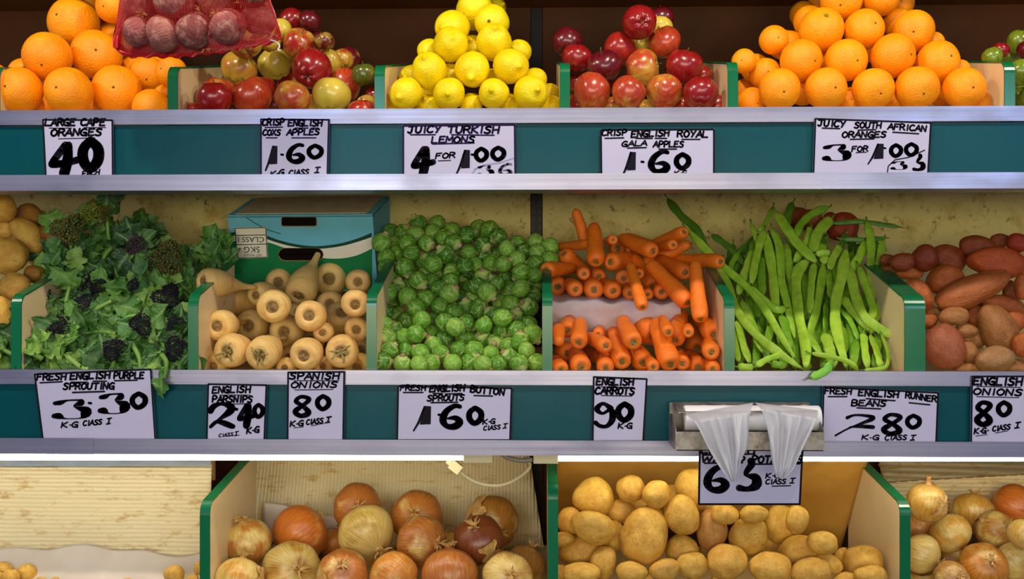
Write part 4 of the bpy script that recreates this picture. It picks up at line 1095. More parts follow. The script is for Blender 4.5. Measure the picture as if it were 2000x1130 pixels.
# ---- runner beans
def beans():
    x0, y0, s = 1340, 360, K3; rr = random.Random(5); bp = Pile()
    B = [  # polyline, width, layer (0 front), colour
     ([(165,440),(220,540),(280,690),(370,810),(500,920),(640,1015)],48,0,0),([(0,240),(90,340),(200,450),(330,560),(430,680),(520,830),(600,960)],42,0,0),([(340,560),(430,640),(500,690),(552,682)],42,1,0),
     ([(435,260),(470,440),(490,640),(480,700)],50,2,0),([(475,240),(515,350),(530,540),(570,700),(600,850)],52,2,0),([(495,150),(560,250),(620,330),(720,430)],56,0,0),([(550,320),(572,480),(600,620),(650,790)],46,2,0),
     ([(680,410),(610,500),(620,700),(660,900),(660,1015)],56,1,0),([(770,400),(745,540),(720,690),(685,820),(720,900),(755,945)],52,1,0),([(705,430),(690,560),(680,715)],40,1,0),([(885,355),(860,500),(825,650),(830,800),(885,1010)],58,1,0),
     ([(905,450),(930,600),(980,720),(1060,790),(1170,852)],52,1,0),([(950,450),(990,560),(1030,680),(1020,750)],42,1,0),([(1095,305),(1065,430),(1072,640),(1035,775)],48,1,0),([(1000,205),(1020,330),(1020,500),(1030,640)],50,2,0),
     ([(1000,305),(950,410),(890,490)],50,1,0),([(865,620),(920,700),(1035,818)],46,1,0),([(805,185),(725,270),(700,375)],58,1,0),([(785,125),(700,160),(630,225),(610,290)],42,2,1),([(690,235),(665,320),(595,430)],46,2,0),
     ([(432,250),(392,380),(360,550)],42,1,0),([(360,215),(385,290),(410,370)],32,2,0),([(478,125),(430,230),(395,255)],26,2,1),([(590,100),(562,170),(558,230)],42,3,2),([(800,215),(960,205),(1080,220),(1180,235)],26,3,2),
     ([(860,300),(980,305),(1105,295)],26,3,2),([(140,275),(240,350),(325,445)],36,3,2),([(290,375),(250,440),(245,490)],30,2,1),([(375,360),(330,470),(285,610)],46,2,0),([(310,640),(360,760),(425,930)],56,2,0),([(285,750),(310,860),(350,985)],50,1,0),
     ([(265,770),(272,870),(292,980)],36,2,0),([(470,780),(452,850),(440,960)],45,2,1),([(530,720),(550,800),(572,915)],52,2,1),([(410,400),(415,500),(420,620)],46,3,1),([(650,480),(660,600),(668,750)],46,3,1),([(765,820),(790,900),(815,1010)],58,2,0),
     ([(865,780),(882,860),(868,930)],46,2,1),([(855,690),(910,760),(952,862)],36,2,1),([(935,860),(930,940),(908,1015)],46,2,1),([(980,820),(985,900),(1002,1015)],42,1,0),([(1020,830),(1055,930),(1078,1015)],46,2,0),([(1075,820),(1112,920),(1105,1000),(1040,1020),(975,1022)],24,1,0),
     ([(690,930),(800,950),(900,980),(950,1028)],28,0,0),([(285,1005),(330,1006),(372,1010)],38,0,0),([(385,1002),(450,962),(548,932)],34,0,0),([(470,985),(510,995),(550,1000)],38,1,1),([(812,975),(765,1030),(685,1066)],46,-2,3),
     ([(1095,445),(1140,470),(1172,530)],42,0,0),([(1132,505),(1112,580),(1100,655)],24,0,0),([(855,340),(815,400),(790,470)],46,2,0),([(770,440),(792,530),(800,630)],42,2,0),([(745,325),(755,380),(770,440)],46,2,0),([(715,385),(755,375),(795,380)],34,0,0),
     ([(-105,-145),(-80,-50),(-20,40),(75,190)],0,9,9)]
    B = sorted(B[:-1], key=lambda b_: b_[2])
    # the dark bean leaning over the carrots, and its short neighbour
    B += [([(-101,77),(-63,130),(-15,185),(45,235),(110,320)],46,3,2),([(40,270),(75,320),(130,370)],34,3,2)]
    for k in range(46):   # the beans below the top layer
        x = 270+rr.random()*850; y = 300+rr.random()*420; l = rr.uniform(240, 330); dx = rr.uniform(-70, 70)
        if x < 330 and y < 560: continue
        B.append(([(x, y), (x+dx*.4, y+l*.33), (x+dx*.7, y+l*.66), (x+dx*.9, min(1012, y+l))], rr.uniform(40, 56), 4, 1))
    for k in range(34):
        x = 280+rr.random()*840; y = 560+rr.random()*330; l = rr.uniform(180, 300); dx = rr.uniform(-60, 60)
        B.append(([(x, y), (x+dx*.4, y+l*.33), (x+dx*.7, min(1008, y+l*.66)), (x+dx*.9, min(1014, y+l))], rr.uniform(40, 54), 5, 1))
    for k in range(16):
        x = 180+rr.random()*800; y = 250+rr.random()*120; l = rr.uniform(160, 280); a = rr.uniform(-.9, .9)
        if x < 350: y += 60
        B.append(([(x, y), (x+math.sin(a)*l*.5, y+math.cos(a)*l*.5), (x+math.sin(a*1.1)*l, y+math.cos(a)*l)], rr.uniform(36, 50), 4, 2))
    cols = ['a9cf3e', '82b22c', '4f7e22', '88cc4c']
    for n_, (pl, w, layer, ci) in enumerate(B):
        C = crom(pl, 7); m = len(C); pts = []; rad = []
        wob = rr.uniform(0, 6)
        for i, c in enumerate(C):
            px, py = x0+c[0]/s, y0+c[1]/s; t = i/(m-1)
            Y = .026 + max(0, 712-py)*.00098 + layer*.008 - .006*math.sin(t*PI)
            if layer == -2: Y = -.016 + (0.05 if t < .25 else 0)*(1-t*4)
            P = at(px, py, Y); pts.append(P)
            e = min(t/.14, (1-t)/.20, 1.0); e = max(e, .08)
            rad.append(w/s*mpp(P)*.53*(e**.6)*(1+.07*math.sin(t*24+wob)+.05*math.sin(t*9)))
        k_ = Vector((1, 3.2, 1)); sel = range(0, m, 2)
        if layer != -2:
            for st_ in range(30):
                q = [c + (c-CAM).normalized()*(.0025*st_) for c in pts]
                if bp.free([tuple(q[i]*k_) for i in sel], [rad[i]*1.0 for i in sel], 1.0): break
            pts = q
        bp.put([tuple(pts[i]*k_) for i in sel], [rad[i]*1.0 for i in sel])
        mb = MB(); tw = rr.uniform(-.5, .5)
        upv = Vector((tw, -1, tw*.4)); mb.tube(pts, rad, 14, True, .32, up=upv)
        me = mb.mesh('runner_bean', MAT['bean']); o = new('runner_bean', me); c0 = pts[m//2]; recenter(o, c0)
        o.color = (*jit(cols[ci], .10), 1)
        # stalk and tail
        d0 = (pts[0]-pts[1]).normalized(); d1 = (pts[-1]-pts[-2]).normalized()
        mb = MB(); mb.tube([pts[0]-d0*.002, pts[0]+d0*.006, pts[0]+d0*.012+Vector((.003*rr.uniform(-1,1), -.001, .002))], [.0019, .0014, .0020], 7)
        k = new('stalk', mb.mesh('stalk', MAT['stalk']), o); k.location = -c0; k.color = (*lin('6f9a34'), 1)
        mb = MB(); mb.tube([pts[-1]-d1*.003, pts[-1]+d1*.006, pts[-1]+d1*.011+Vector((.004*rr.uniform(-1,1), 0, -.001))], [.0017, .0009, .0004], 6)
        k = new('tail', mb.mesh('tail', MAT['stalk']), o); k.location = -c0; k.color = (*lin('5f7a2a'), 1)
        cx = x0+sum(q[0] for q in pl)/len(pl)/s; cy = y0+sum(q[1] for q in pl)/len(pl)/s
        adj = {-2: 'bright'}.get(layer) or ('dark' if ci == 2 else 'long' if math.dist(pl[0], pl[-1]) > 480 else 'half hidden' if layer == 4 else 'curved' if layer < 2 else 'flat')
        reg('runner beans', o, cx, cy, 60, adj, 'runner bean')
beans()
# ---- purple sprouting broccoli
LEAF = []
for sd in range(6):
    rr = random.Random(sd+90); mb = MB(); mb.useattr = True
    curl, side, ph = rr.uniform(.3, 1.1), rr.uniform(-.3, .3), rr.uniform(0, 6)
    def wd(t, sgn): 
        b_ = math.sin(PI*min(1, max(0, (t-.10)/.90))**.8) if t > .10 else 0
        return .035 + .36*max(b_, 0)*(1+.26*math.sin(16*t+ph+sgn)+.14*math.sin(37*t+ph*2+sgn*2))
    def fn(u, v):
        x = (u-.5)*2; t = v
        w = wd(t, 1 if x > 0 else -1)
        z = .10*abs(x)**1.5 + .085*math.sin(11*t+ph+2*x)*abs(x) + .05*math.sin(23*t+ph)*x*x
        a = curl*t
        y = math.sin(a)/max(curl, .01); zz = -(1-math.cos(a))/max(curl, .01)
        return Vector((x*w+side*t*t, y - z*math.sin(a)*.4, zz+z*math.cos(a)))
    def mk(u, v):
        x = abs(u-.5)*2; m_ = max(0, 1-x/.16)
        vein = max(0, 1-abs(((v*7 - x*1.6) % 1)-.5)/.09)*.5
        return min(1, m_+vein)
    mb.grid(fn, 12, 20, mk); LEAF.append(mb.mesh('leaf', MAT['leaf']))
FLORET = []
for sd in range(3):
    rr = random.Random(sd+200); mb = MB()
    n = 150
    for k in range(n):
        t = math.acos(1-1.15*(k+.5)/n); a = k*2.39996
        rad = 1+.22*math.sin(3*a+sd)*math.sin(t)+rr.uniform(-.10,.10)
        c = Vector((math.sin(t)*math.cos(a)*rad, math.sin(t)*math.sin(a)*rad, math.cos(t)*.85*rad)); s_ = rr.uniform(.085, .135)
        b0 = len(mb.v)
        pr = [(0,-1),(.7,-.7),(1,0),(.7,.7),(0,1)]
        for r_, z_ in pr[1:4]:
            for q in range(6): mb.vert(c+Vector((r_*math.cos(q*PI/3), r_*math.sin(q*PI/3), z_))*s_)
        tp = mb.vert(c+Vector((0,0,s_))); bt = mb.vert(c-Vector((0,0,s_)))
        for q in range(6):
            q2 = (q+1) % 6
            mb.f += [(b0+q, b0+q2, b0+6+q2, b0+6+q), (b0+6+q, b0+6+q2, b0+12+q2, b0+12+q), (b0+12+q, b0+12+q2, tp), (b0+q2, b0+q, bt)]
    FLORET.append(mb.mesh('floret', MAT['floret']))
BPOLY = [(x/F3, 360+y/F3) for x, y in ((330,330),(470,240),(640,250),(760,250),(880,270),(950,330),(1040,430),(1090,520),(1085,640),(1075,800),(1085,960),(1080,1050),(160,1050),(150,960),(190,880),(200,700),(190,560),(230,430))]
def broccoli():
    rr = random.Random(33); pts = []; tries = 0
    FL = [(400,345,165,'7a7a38'),(505,240,120,'98a838'),(635,248,95,'7c7a34'),(790,412,125,'5a4450'),(955,512,185,'66682e'),(590,645,130,'2c2230'),(945,720,140,'2a2030'),(800,675,100,'2c2432'),(640,1020,120,'241c2c'),(1000,1030,130,'221a28'),(250,730,120,'281f2a'),(860,880,130,'241c2a'),(330,900,110,'261f2c'),(1060,900,110,'2a2230'),(520,760,100,'2c2634')]
    lg = ['4c7c34','5e923e','3a662e','74a44a','4e8042','2f5628','90b656']
    def spear(px, py, layer, head=None, stemlen=None, dirn=None, n_leaf=5, big=1.0, stemcol='7fae4e', adj=None):
        Y = .040 + max(0, 715-py)*.00085 + layer*.032
        P = at(px, py, Y)
        o = empty('broccoli_spear', P)
        ang = dirn if dirn is not None else rr.uniform(-1.3, 1.3)+(PI if rr.random() < .35 else 0)
        ax = Vector((math.sin(ang), -.25, math.cos(ang))).normalized()      # stem runs this way, head at its end
        L = stemlen or rr.uniform(.05, .08)
        A = -ax*L*.6; B_ = ax*L*.4
        bend = Vector((rr.uniform(-.01,.01), -.006, rr.uniform(-.01,.01)))
        C = [Vector(c) for c in crom([tuple(A), tuple((A+B_)/2+bend), tuple(B_)], 5)]
        mb = MB(); mb.tube(C, [.0052-.0022*i/(len(C)-1) for i in range(len(C))], 9); st = new('stem', mb.mesh('stem', MAT['stalk']), o); st.color = (*jit(stemcol, .1), 1)
        if head:
            d, col = head; f = new('floret', FLORET[rr.randrange(3)], o); f.location = B_; f.rotation_mode = 'QUATERNION'
            f.rotation_quaternion = axis_q(Vector((ax.x*.5, -1, .45)), rr.uniform(0, 6)); u = d/F3/2*mpp(P); f.scale = (u, u, u); f.color = (*lin(col), 1)
        for k in range(n_leaf):
            lf = new('leaf', LEAF[rr.randrange(6)], o)
            t = rr.uniform(.25, 1.0); base = A.lerp(B_, t)
            a2 = ang + rr.uniform(-1.5, 1.5) + (.0 if k % 2 else .4)
            dr = Vector((math.sin(a2), rr.uniform(-.75, -.05), math.cos(a2)*.9-.25)).normalized()
            nrm = Vector((rr.uniform(-.5,.5), -1, rr.uniform(-.1,.7))); nrm = (nrm - dr*nrm.dot(dr)).normalized()
            M = Matrix((dr.cross(nrm), dr, nrm)).transposed().to_quaternion()
            lf.rotation_mode = 'QUATERNION'; lf.rotation_quaternion = M; lf.location = base
            sc = rr.uniform(.040, .068)*big; lf.scale = (sc*rr.uniform(.8,1.15), sc, sc); lf.color = (*jit(lg[rr.randrange(len(lg))], .12), 1)
        reg('broccoli', o, px, py, 60, adj or ('purple headed' if head else 'leafy'), 'broccoli spear')
    for x, y, d, c in FL: spear(x/F3, 360+y/F3, -1.1 if y < 600 else -.35, (d, c), n_leaf=3, dirn=rr.uniform(-.5,.5))
    while tries < 4000 and len(pts) < 62:
        tries += 1; x, y = rr.uniform(50, 370), rr.uniform(440, 715)
        if not inside(BPOLY, x, y): continue
        if any(math.hypot(x-(fx/F3), y-(360+fy/F3)) < fd/F3*.55 for fx, fy, fd, _ in FL if fy < 600): continue
        if all((x-a)**2+(y-b_)**2 > 25**2 for a, b_ in pts): pts.append((x, y))
    for x, y in sorted(pts, key=lambda q: -q[1]): spear(x, y, rr.choice([0, 0, .6, 1.0]))
    # bare pale stems lying on the heap, and sprays over the edges
    for x, y, L, a in ((412,690,.085,.05),(570,715,.08,1.15),(810,790,.085,1.35),(465,1040,.05,2.0),(170,605,.05,1.35)): spear(x/F3, 360+y/F3, -.9, None, L, a, 1, .8, '8fb85a', 'pale stemmed')
    for x, y in ((100,900),(60,960),(150,980),(190,940)): spear(x/F3, 360+y/F3, -1.0, None, .05, -1.2, 4, .9, adj='drooping')
    for x, y in ((1080,960),(1060,990)): spear(x/F3, 360+y/F3, -.8, None, .05, 1.9, 3, .9, adj='drooping')
    spear(950/F3, 360+1065/F3, -1.6, None, .04, 2.9, 1, .9, adj='overhanging')
    for x, y in ((1190,390),(1240,400),(1270,440),(1200,450)): spear(x/F3, 360+y/F3, 3.2, None, .06, rr.uniform(-1,1), 5, .95, adj='shaded')
    spear(320/F3, 360+230/F3, 1.5, None, .05, -.4, 2, .9, adj='lone light green')
broccoli()
# ------------------------------------------------------------------ carton among the parsnips
def carton():
    t, yw = math.radians(18), math.radians(-4.0)
    P = at(585, 421, .33)
    ex = Vector((math.cos(yw), math.sin(yw), 0)); dep = Vector((-math.sin(yw)*math.cos(t), math.cos(yw)*math.cos(t), math.sin(t))); up = ex.cross(dep)*1.0
    wdt = 290*mpp(P); Hh = .165; Dp = .17
    r = empty('produce_carton', P - up*Hh); tag(r, 'blue, white and green cardboard carton lying upside down behind the parsnips', 'cardboard box')
    O = r.location.copy()
    def pt(a, b_, c): return P + ex*(a*wdt) - up*(b_*Hh) + dep*(c*Dp)       # a -.5...5, b down 0..1, c back 0..1
    def sub(mb, n, m, par=r): o = mb.build(n, MAT[m], par); o.location = -O; return o
    mb = MB(); T = .004
    # carton shell: front, back, two sides, top
    for a0, a1, b0, b1, c0, c1 in ((-.5,.5,0,1,0,T/Dp),(-.5,.5,0,1,1-T/Dp,1),(-.5,-.5+T/wdt,0,1,T/Dp,1-T/Dp),(.5-T/wdt,.5,0,1,T/Dp,1-T/Dp)):
        mb.hexa([pt(a0,b1,c0),pt(a1,b1,c0),pt(a1,b1,c1),pt(a0,b1,c1),pt(a0,b0,c0),pt(a1,b0,c0),pt(a1,b0,c1),pt(a0,b0,c1)])
    sub(mb, 'shell', 'box_blue')
    mb = MB(); mb.hexa([pt(-.5,.02,0),pt(.5,.02,0),pt(.5,.02,1),pt(-.5,.02,1),pt(-.5,-.012,0),pt(.5,-.012,0),pt(.5,-.012,1),pt(-.5,-.012,1)]); sub(mb, 'lid_edge', 'box_blue')
    mb = MB(); mb.hexa([pt(-.455,-.012,.06),pt(.455,-.012,.06),pt(.455,-.012,1),pt(-.455,-.012,1),pt(-.455,-.02,.06),pt(.455,-.02,.06),pt(.455,-.02,1),pt(-.455,-.02,1)]); sub(mb, 'base_flap', 'kraft')
    n = -dep
    def pf(px, py, e=.0006): return on_plane(px, py, P - dep*e, dep)
    def front(pts, name, m, e): 
        mb = MB(); mb.quad(*[tuple(pf(x, y, e)) for x, y in pts]); return sub(mb, name, m)
    g = lambda x, y: (340+x/F3, 360+y/F3)
    curve1 = [tuple(c) for c in crom([g(309,285),g(400,272),g(500,285),g(600,320),g(700,345),g(820,358),g(950,345),g(1060,315),g(1147,280)], 5)]
    curve2 = [tuple(c) for c in crom([g(309,300),g(400,290),g(500,305),g(600,338),g(700,362),g(820,374),g(950,362),g(1060,335),g(1148,305)], 5)]
    curve3 = [tuple(c) for c in crom([g(311,335),g(420,325),g(540,335),g(640,368),g(740,398),g(850,425),g(960,430),g(1060,412),g(1150,372)], 5)]
    def strip(A, B_, name, m, e):
        mb = MB()
        for i in range(len(A)-1): mb.quad(*[tuple(pf(*q, e)) for q in (A[i], B_[i], B_[i+1], A[i+1])])
        return sub(mb, name, m)
    strip(curve1, curve2, 'dark_band', 'box_darkgreen', .0008)
    strip(curve2, curve3, 'white_swoosh', 'box_white', .0008)
    bot = [(x, 566) for x, y in curve3]; strip(curve3, bot, 'green_base', 'box_green', .0008)
    mb = MB()
    L1 = [g(420,190),g(470,222),g(540,260),g(620,285)]
    for A, B_ in zip(L1, L1[1:]): mb.quad(*[tuple(pf(x, y, .0011)) for x, y in (A, (A[0]-.3, A[1]+1.4), (B_[0]-.3, B_[1]+1.4), B_)])
    sub(mb, 'printed_line', 'box_darkgreen')
    def hole(x0, y0, x1, y1, rad, name):
        out = []
        for cx, cy, a0 in ((x1-rad, y0+rad, -PI/2), (x1-rad, y1-rad, 0), (x0+rad, y1-rad, PI/2), (x0+rad, y0+rad, PI)):
            for k in range(5): a = a0+PI/2*k/4; out.append(g(cx+rad*math.cos(a), cy+rad*math.sin(a)))
        rim = front([(x+(1.2 if x > 590 else -1.2), y+(1.6 if y > (360+(y0+y1)/2/F3) else -.5)) for x, y in out], name+'_rim', 'torn', .0012)
        h = front(out, name, 'hole_shade', .0016); h.parent = rim; h.location = (0,0,0)  # no opening cut: a flat dark patch paints the shade inside the hole
    hole(625,190,826,240,12,'hand_hole_shade'); hole(608,370,864,440,38,'hand_hole_shade')
    lab = front([g(355,250),g(535,247),g(546,425),g(366,432)], 'printed_label', 'box_white', .0013)
    lab['label'] = 'white printed weight panel'
    mb = MB()
    def ln(x0, y0, x1, y1, w=4.5):
        l = math.hypot(x1-x0, y1-y0); nx, ny = -(y1-y0)/l*w/2, (x1-x0)/l*w/2
        mb.quad(*[tuple(pf(*g(x, y), .0018)) for x, y in ((x0+nx,y0+ny),(x0-nx,y0-ny),(x1-nx,y1-ny),(x1+nx,y1+ny))])
    for q in ((354,254,532,251),(532,251,542,422),(542,422,366,428),(366,428,354,254),(357,296,534,293),(361,350,538,346)): ln(*q)
    o = sub(mb, 'label_rules', 'black'); o.parent = lab; o.location = (0,0,0)
    for txt, cx, cy, hpx, wpx in (('CLASS I',447,320,30,150),('5KG',452,378,34,92),('NET WEIGHT',455,410,15,106)):
        cu = bpy.data.curves.new('t', 'FONT'); cu.body = txt; cu.align_x = 'CENTER'; cu.align_y = 'CENTER'
        ob = bpy.data.objects.new('t', cu); COL.objects.link(ob); bpy.context.view_layer.update()
        me = bpy.data.meshes.new_from_object(ob.evaluated_get(bpy.context.evaluated_depsgraph_get())); bpy.data.objects.remove(ob)
        vs = np.array([v.co[:] for v in me.vertices]); lo, hi = vs.min(0), vs.max(0)
        for v in me.vertices:
            x = (v.co.x-(lo[0]+hi[0])/2)/(hi[0]-lo[0])*wpx; y = (v.co.y-(lo[1]+hi[1])/2)/(hi[1]-lo[1])*hpx
            v.co = pf(*g(cx-x, cy+y), .0019)
        me.materials.clear(); me.materials.append(MAT['black'])
        q = new('printed_text', me, lab)
carton()
# ------------------------------------------------------------------ cardboard, papers
def sheet(name, label, cat, grid_fn, nu, nv, m, t=.003, smooth=True):
    mb = MB(); mb.grid(lambda u, v: grid_fn(u, v), nu, nv)
    o = mb.build(name, MAT[m], None, smooth, True)
    so = o.modifiers.new('thickness', 'SOLIDIFY'); so.thickness = t; so.offset = 0
    if label: tag(o, label, cat)
    return o
def bil(c, u, v):
    (a, b_, d, e) = c; x = (a[0]*(1-u)+b_[0]*u)*(1-v)+(e[0]*(1-u)+d[0]*u)*v; y = (a[1]*(1-u)+b_[1]*u)*(1-v)+(e[1]*(1-u)+d[1]*u)*v
    Y = (a[2]*(1-u)+b_[2]*u)*(1-v)+(e[2]*(1-u)+d[2]*u)*v
    return at(x, y, Y)
def wr(P, s, a, seed=0): return a*noise.noise(Vector((P.x*s+seed, P.z*s, seed*3.3)))
# left: white corrugated tray end
def f(u, v):
    P = bil([(-60,911,.215),(414,910,.215),(404,1125,.12),(-60,1125,.12)], u, v)
    P.y += wr(P, 9, .004); 
    if abs(v-.26) < .02: P.y -= .003
    return P
tray = sheet('cardboard_tray', 'cream corrugated cardboard tray end standing in the empty bay at lower left', 'cardboard', f, 60, 50, 'card_h')
mb = MB(); mb.grid(lambda u, v: bil([(-60,876,.255),(412,876,.255),(414,910.5,.213),(-60,911.5,.213)], u, v), 4, 3); o = mb.build('blue_fold', MAT['blue_card'], tray, True); o.location = -tray.location
mb = MB()
zz = []
for k in range(26):
    y = 893+44*k/25; P = at(416+(1.6 if k % 2 else -1.6), y, .222-.012*k/25); zz.append(P)
for A, B_ in zip(zz, zz[1:]): mb.tube([A, B_], .0009, 6)
for A, B_ in ((at(313,894,.20), at(380,896,.20)),):
    q = [A.lerp(B_, k/22)+Vector((0, 0, .0016*(1 if k % 2 else -1))) for k in range(23)]; mb.tube(q, .0008, 6)
    mb.tube([A+Vector((0,0,.003)), B_+Vector((0,0,.003))], .0008, 6); mb.tube([A-Vector((0,0,.003)), B_-Vector((0,0,.003))], .0008, 6)
for dx in (-3.6, 3.6): mb.tube([at(416+dx, 893, .222), at(416+dx, 937, .21)], .0008, 6)
o = mb.build('cut_edge', MAT['torn'], tray, True); o.location = -tray.location
def f(u, v):
    e = 1062+ (8*math.sin(u*9)+5*math.sin(u*23))*.7 + 16*u
    P = bil([(-60,e,.125),(398,e,.125),(398,1190,.02),(-60,1190,.02)], u, v); P.y += wr(P, 14, .012, 2)+wr(P, 40, .003, 5); return P
sheet('wrapping_paper', 'creased pale brown paper lining the empty bay at lower left', 'paper', f, 60, 24, 'tissue', .0006)
# onion backing card
def f(u, v):
    P = bil([(466,885,.42),(1034,888,.42),(1062,1068,.345),(460,1068,.345)], u, v); P.y += wr(P, 8, .005, 4); return P
sheet('backing_card', 'cream corrugated card leaning behind the large onions', 'cardboard', f, 50, 40, 'card_v')
mb = MB(); mb.tube([at(466,893,.41), at(470,915,.405)], .004, 8)
o = mb.build('red_tape', MAT['net_red'], None, True, True); tag(o, 'scrap of red tape at the top left edge of the onion backing card', 'tape')
for c, lb in (([(518,978,.36),(556,984,.355),(660,1030,.335),(512,1060,.34)], 'greyish scrap of paper behind the large orange onion'), ([(600,1000,.345),(668,1008,.34),(655,1032,.335),(640,1040,.335)], 'greyish paper corner below the topmost brown onion')):
    def f(u, v, c=c):
        P = bil(c, u, v); P.y += wr(P, 20, .006, 1)-.008; return P
    sheet('paper_scrap', lb, 'paper', f, 10, 8, 'tissue', .0006)
# brown card behind potatoes
def f(u, v):
    xr = 1696-(v*56)
    x = 1086+(xr-1086)*u; yb = 1010+62*max(0, u-.72)/.28
    y = 893+(yb-893)*v
    P = at(x, y, .20+.15*v); P.y += wr(P, 6, .010, 3)+wr(P, 22, .005, 8)
    k = abs((x-1500)+(y-960)*1.4-20); P.y += .006*math.exp(-(k/14)**2)
    return P
sheet('brown_cardboard', 'crumpled brown cardboard sheet standing behind the potatoes', 'cardboard', f, 70, 26, 'brown_card')
# open carton behind the small onions
mb = MB()
c0 = [(1724,941,.36),(2060,922,.36),(2060,1030,.36),(1738,1030,.36)]
mb.grid(lambda u, v: bil(c0, u, v), 20, 8); o = mb.build('open_carton', MAT['card_h2'], None, False, True)
so = o.modifiers.new('thickness', 'SOLIDIFY'); so.thickness = .004
tag(o, 'buff corrugated carton with its flap raised behind the small onions', 'cardboard box')
oc = o
mb = MB(); mb.grid(lambda u, v: bil([(1716,894,.47),(2060,894,.47),(2060,921.5,.363),(1724,940.5,.363)], u, v), 8, 4); o = mb.build('flap', MAT['card_h'], oc, True); o.location = -oc.location
mb = MB(); q = [at(x, y, .355) for x, y in ((1716,905),(1722,915),(1748,914),(1760,911),(1756,901),(1750,897))]; mb.tube(q, .0016, 6)
q = [at(x, y, .355) for x, y in ((1723,920),(1728,943))]; mb.tube(q, .0016, 6)
o = mb.build('cut_edge', MAT['torn'], oc, True); o.location = -oc.location
mb = MB()
for k in range(14):
    t0 = k/14; A = (1738+300*t0, 941-17*t0); mb.tube([at(A[0], A[1], .356), at(A[0]+13, A[1]-.8, .356)], .0011, 6)
o = mb.build('perforation', MAT['torn'], oc, True); o.location = -oc.location
# white paper riser under the upper carrots
def f(u, v):
    x0, x1 = 1076, 1330
    if v < .35: y, Y = 560+ (v/.35)*26, .32-(v/.35)*.17
    elif v < .5: y, Y = 586+(v-.35)/.15*14, .15-.004
    else: y, Y = 600+(v-.5)/.5*70, .146+(v-.5)*.06
    x = x0+(x1-x0)*u; y += 6*u+2.5*math.sin(u*17)+2*math.sin(u*31)
    P = at(x, y, Y); P.y += wr(P, 26, .010*(v > .3), 2)+wr(P, 60, .004*(v > .4), 9); return P
sheet('paper_liner', 'crumpled white paper liner between the upper and lower carrots', 'paper', f, 60, 36, 'white_paper', .0008)
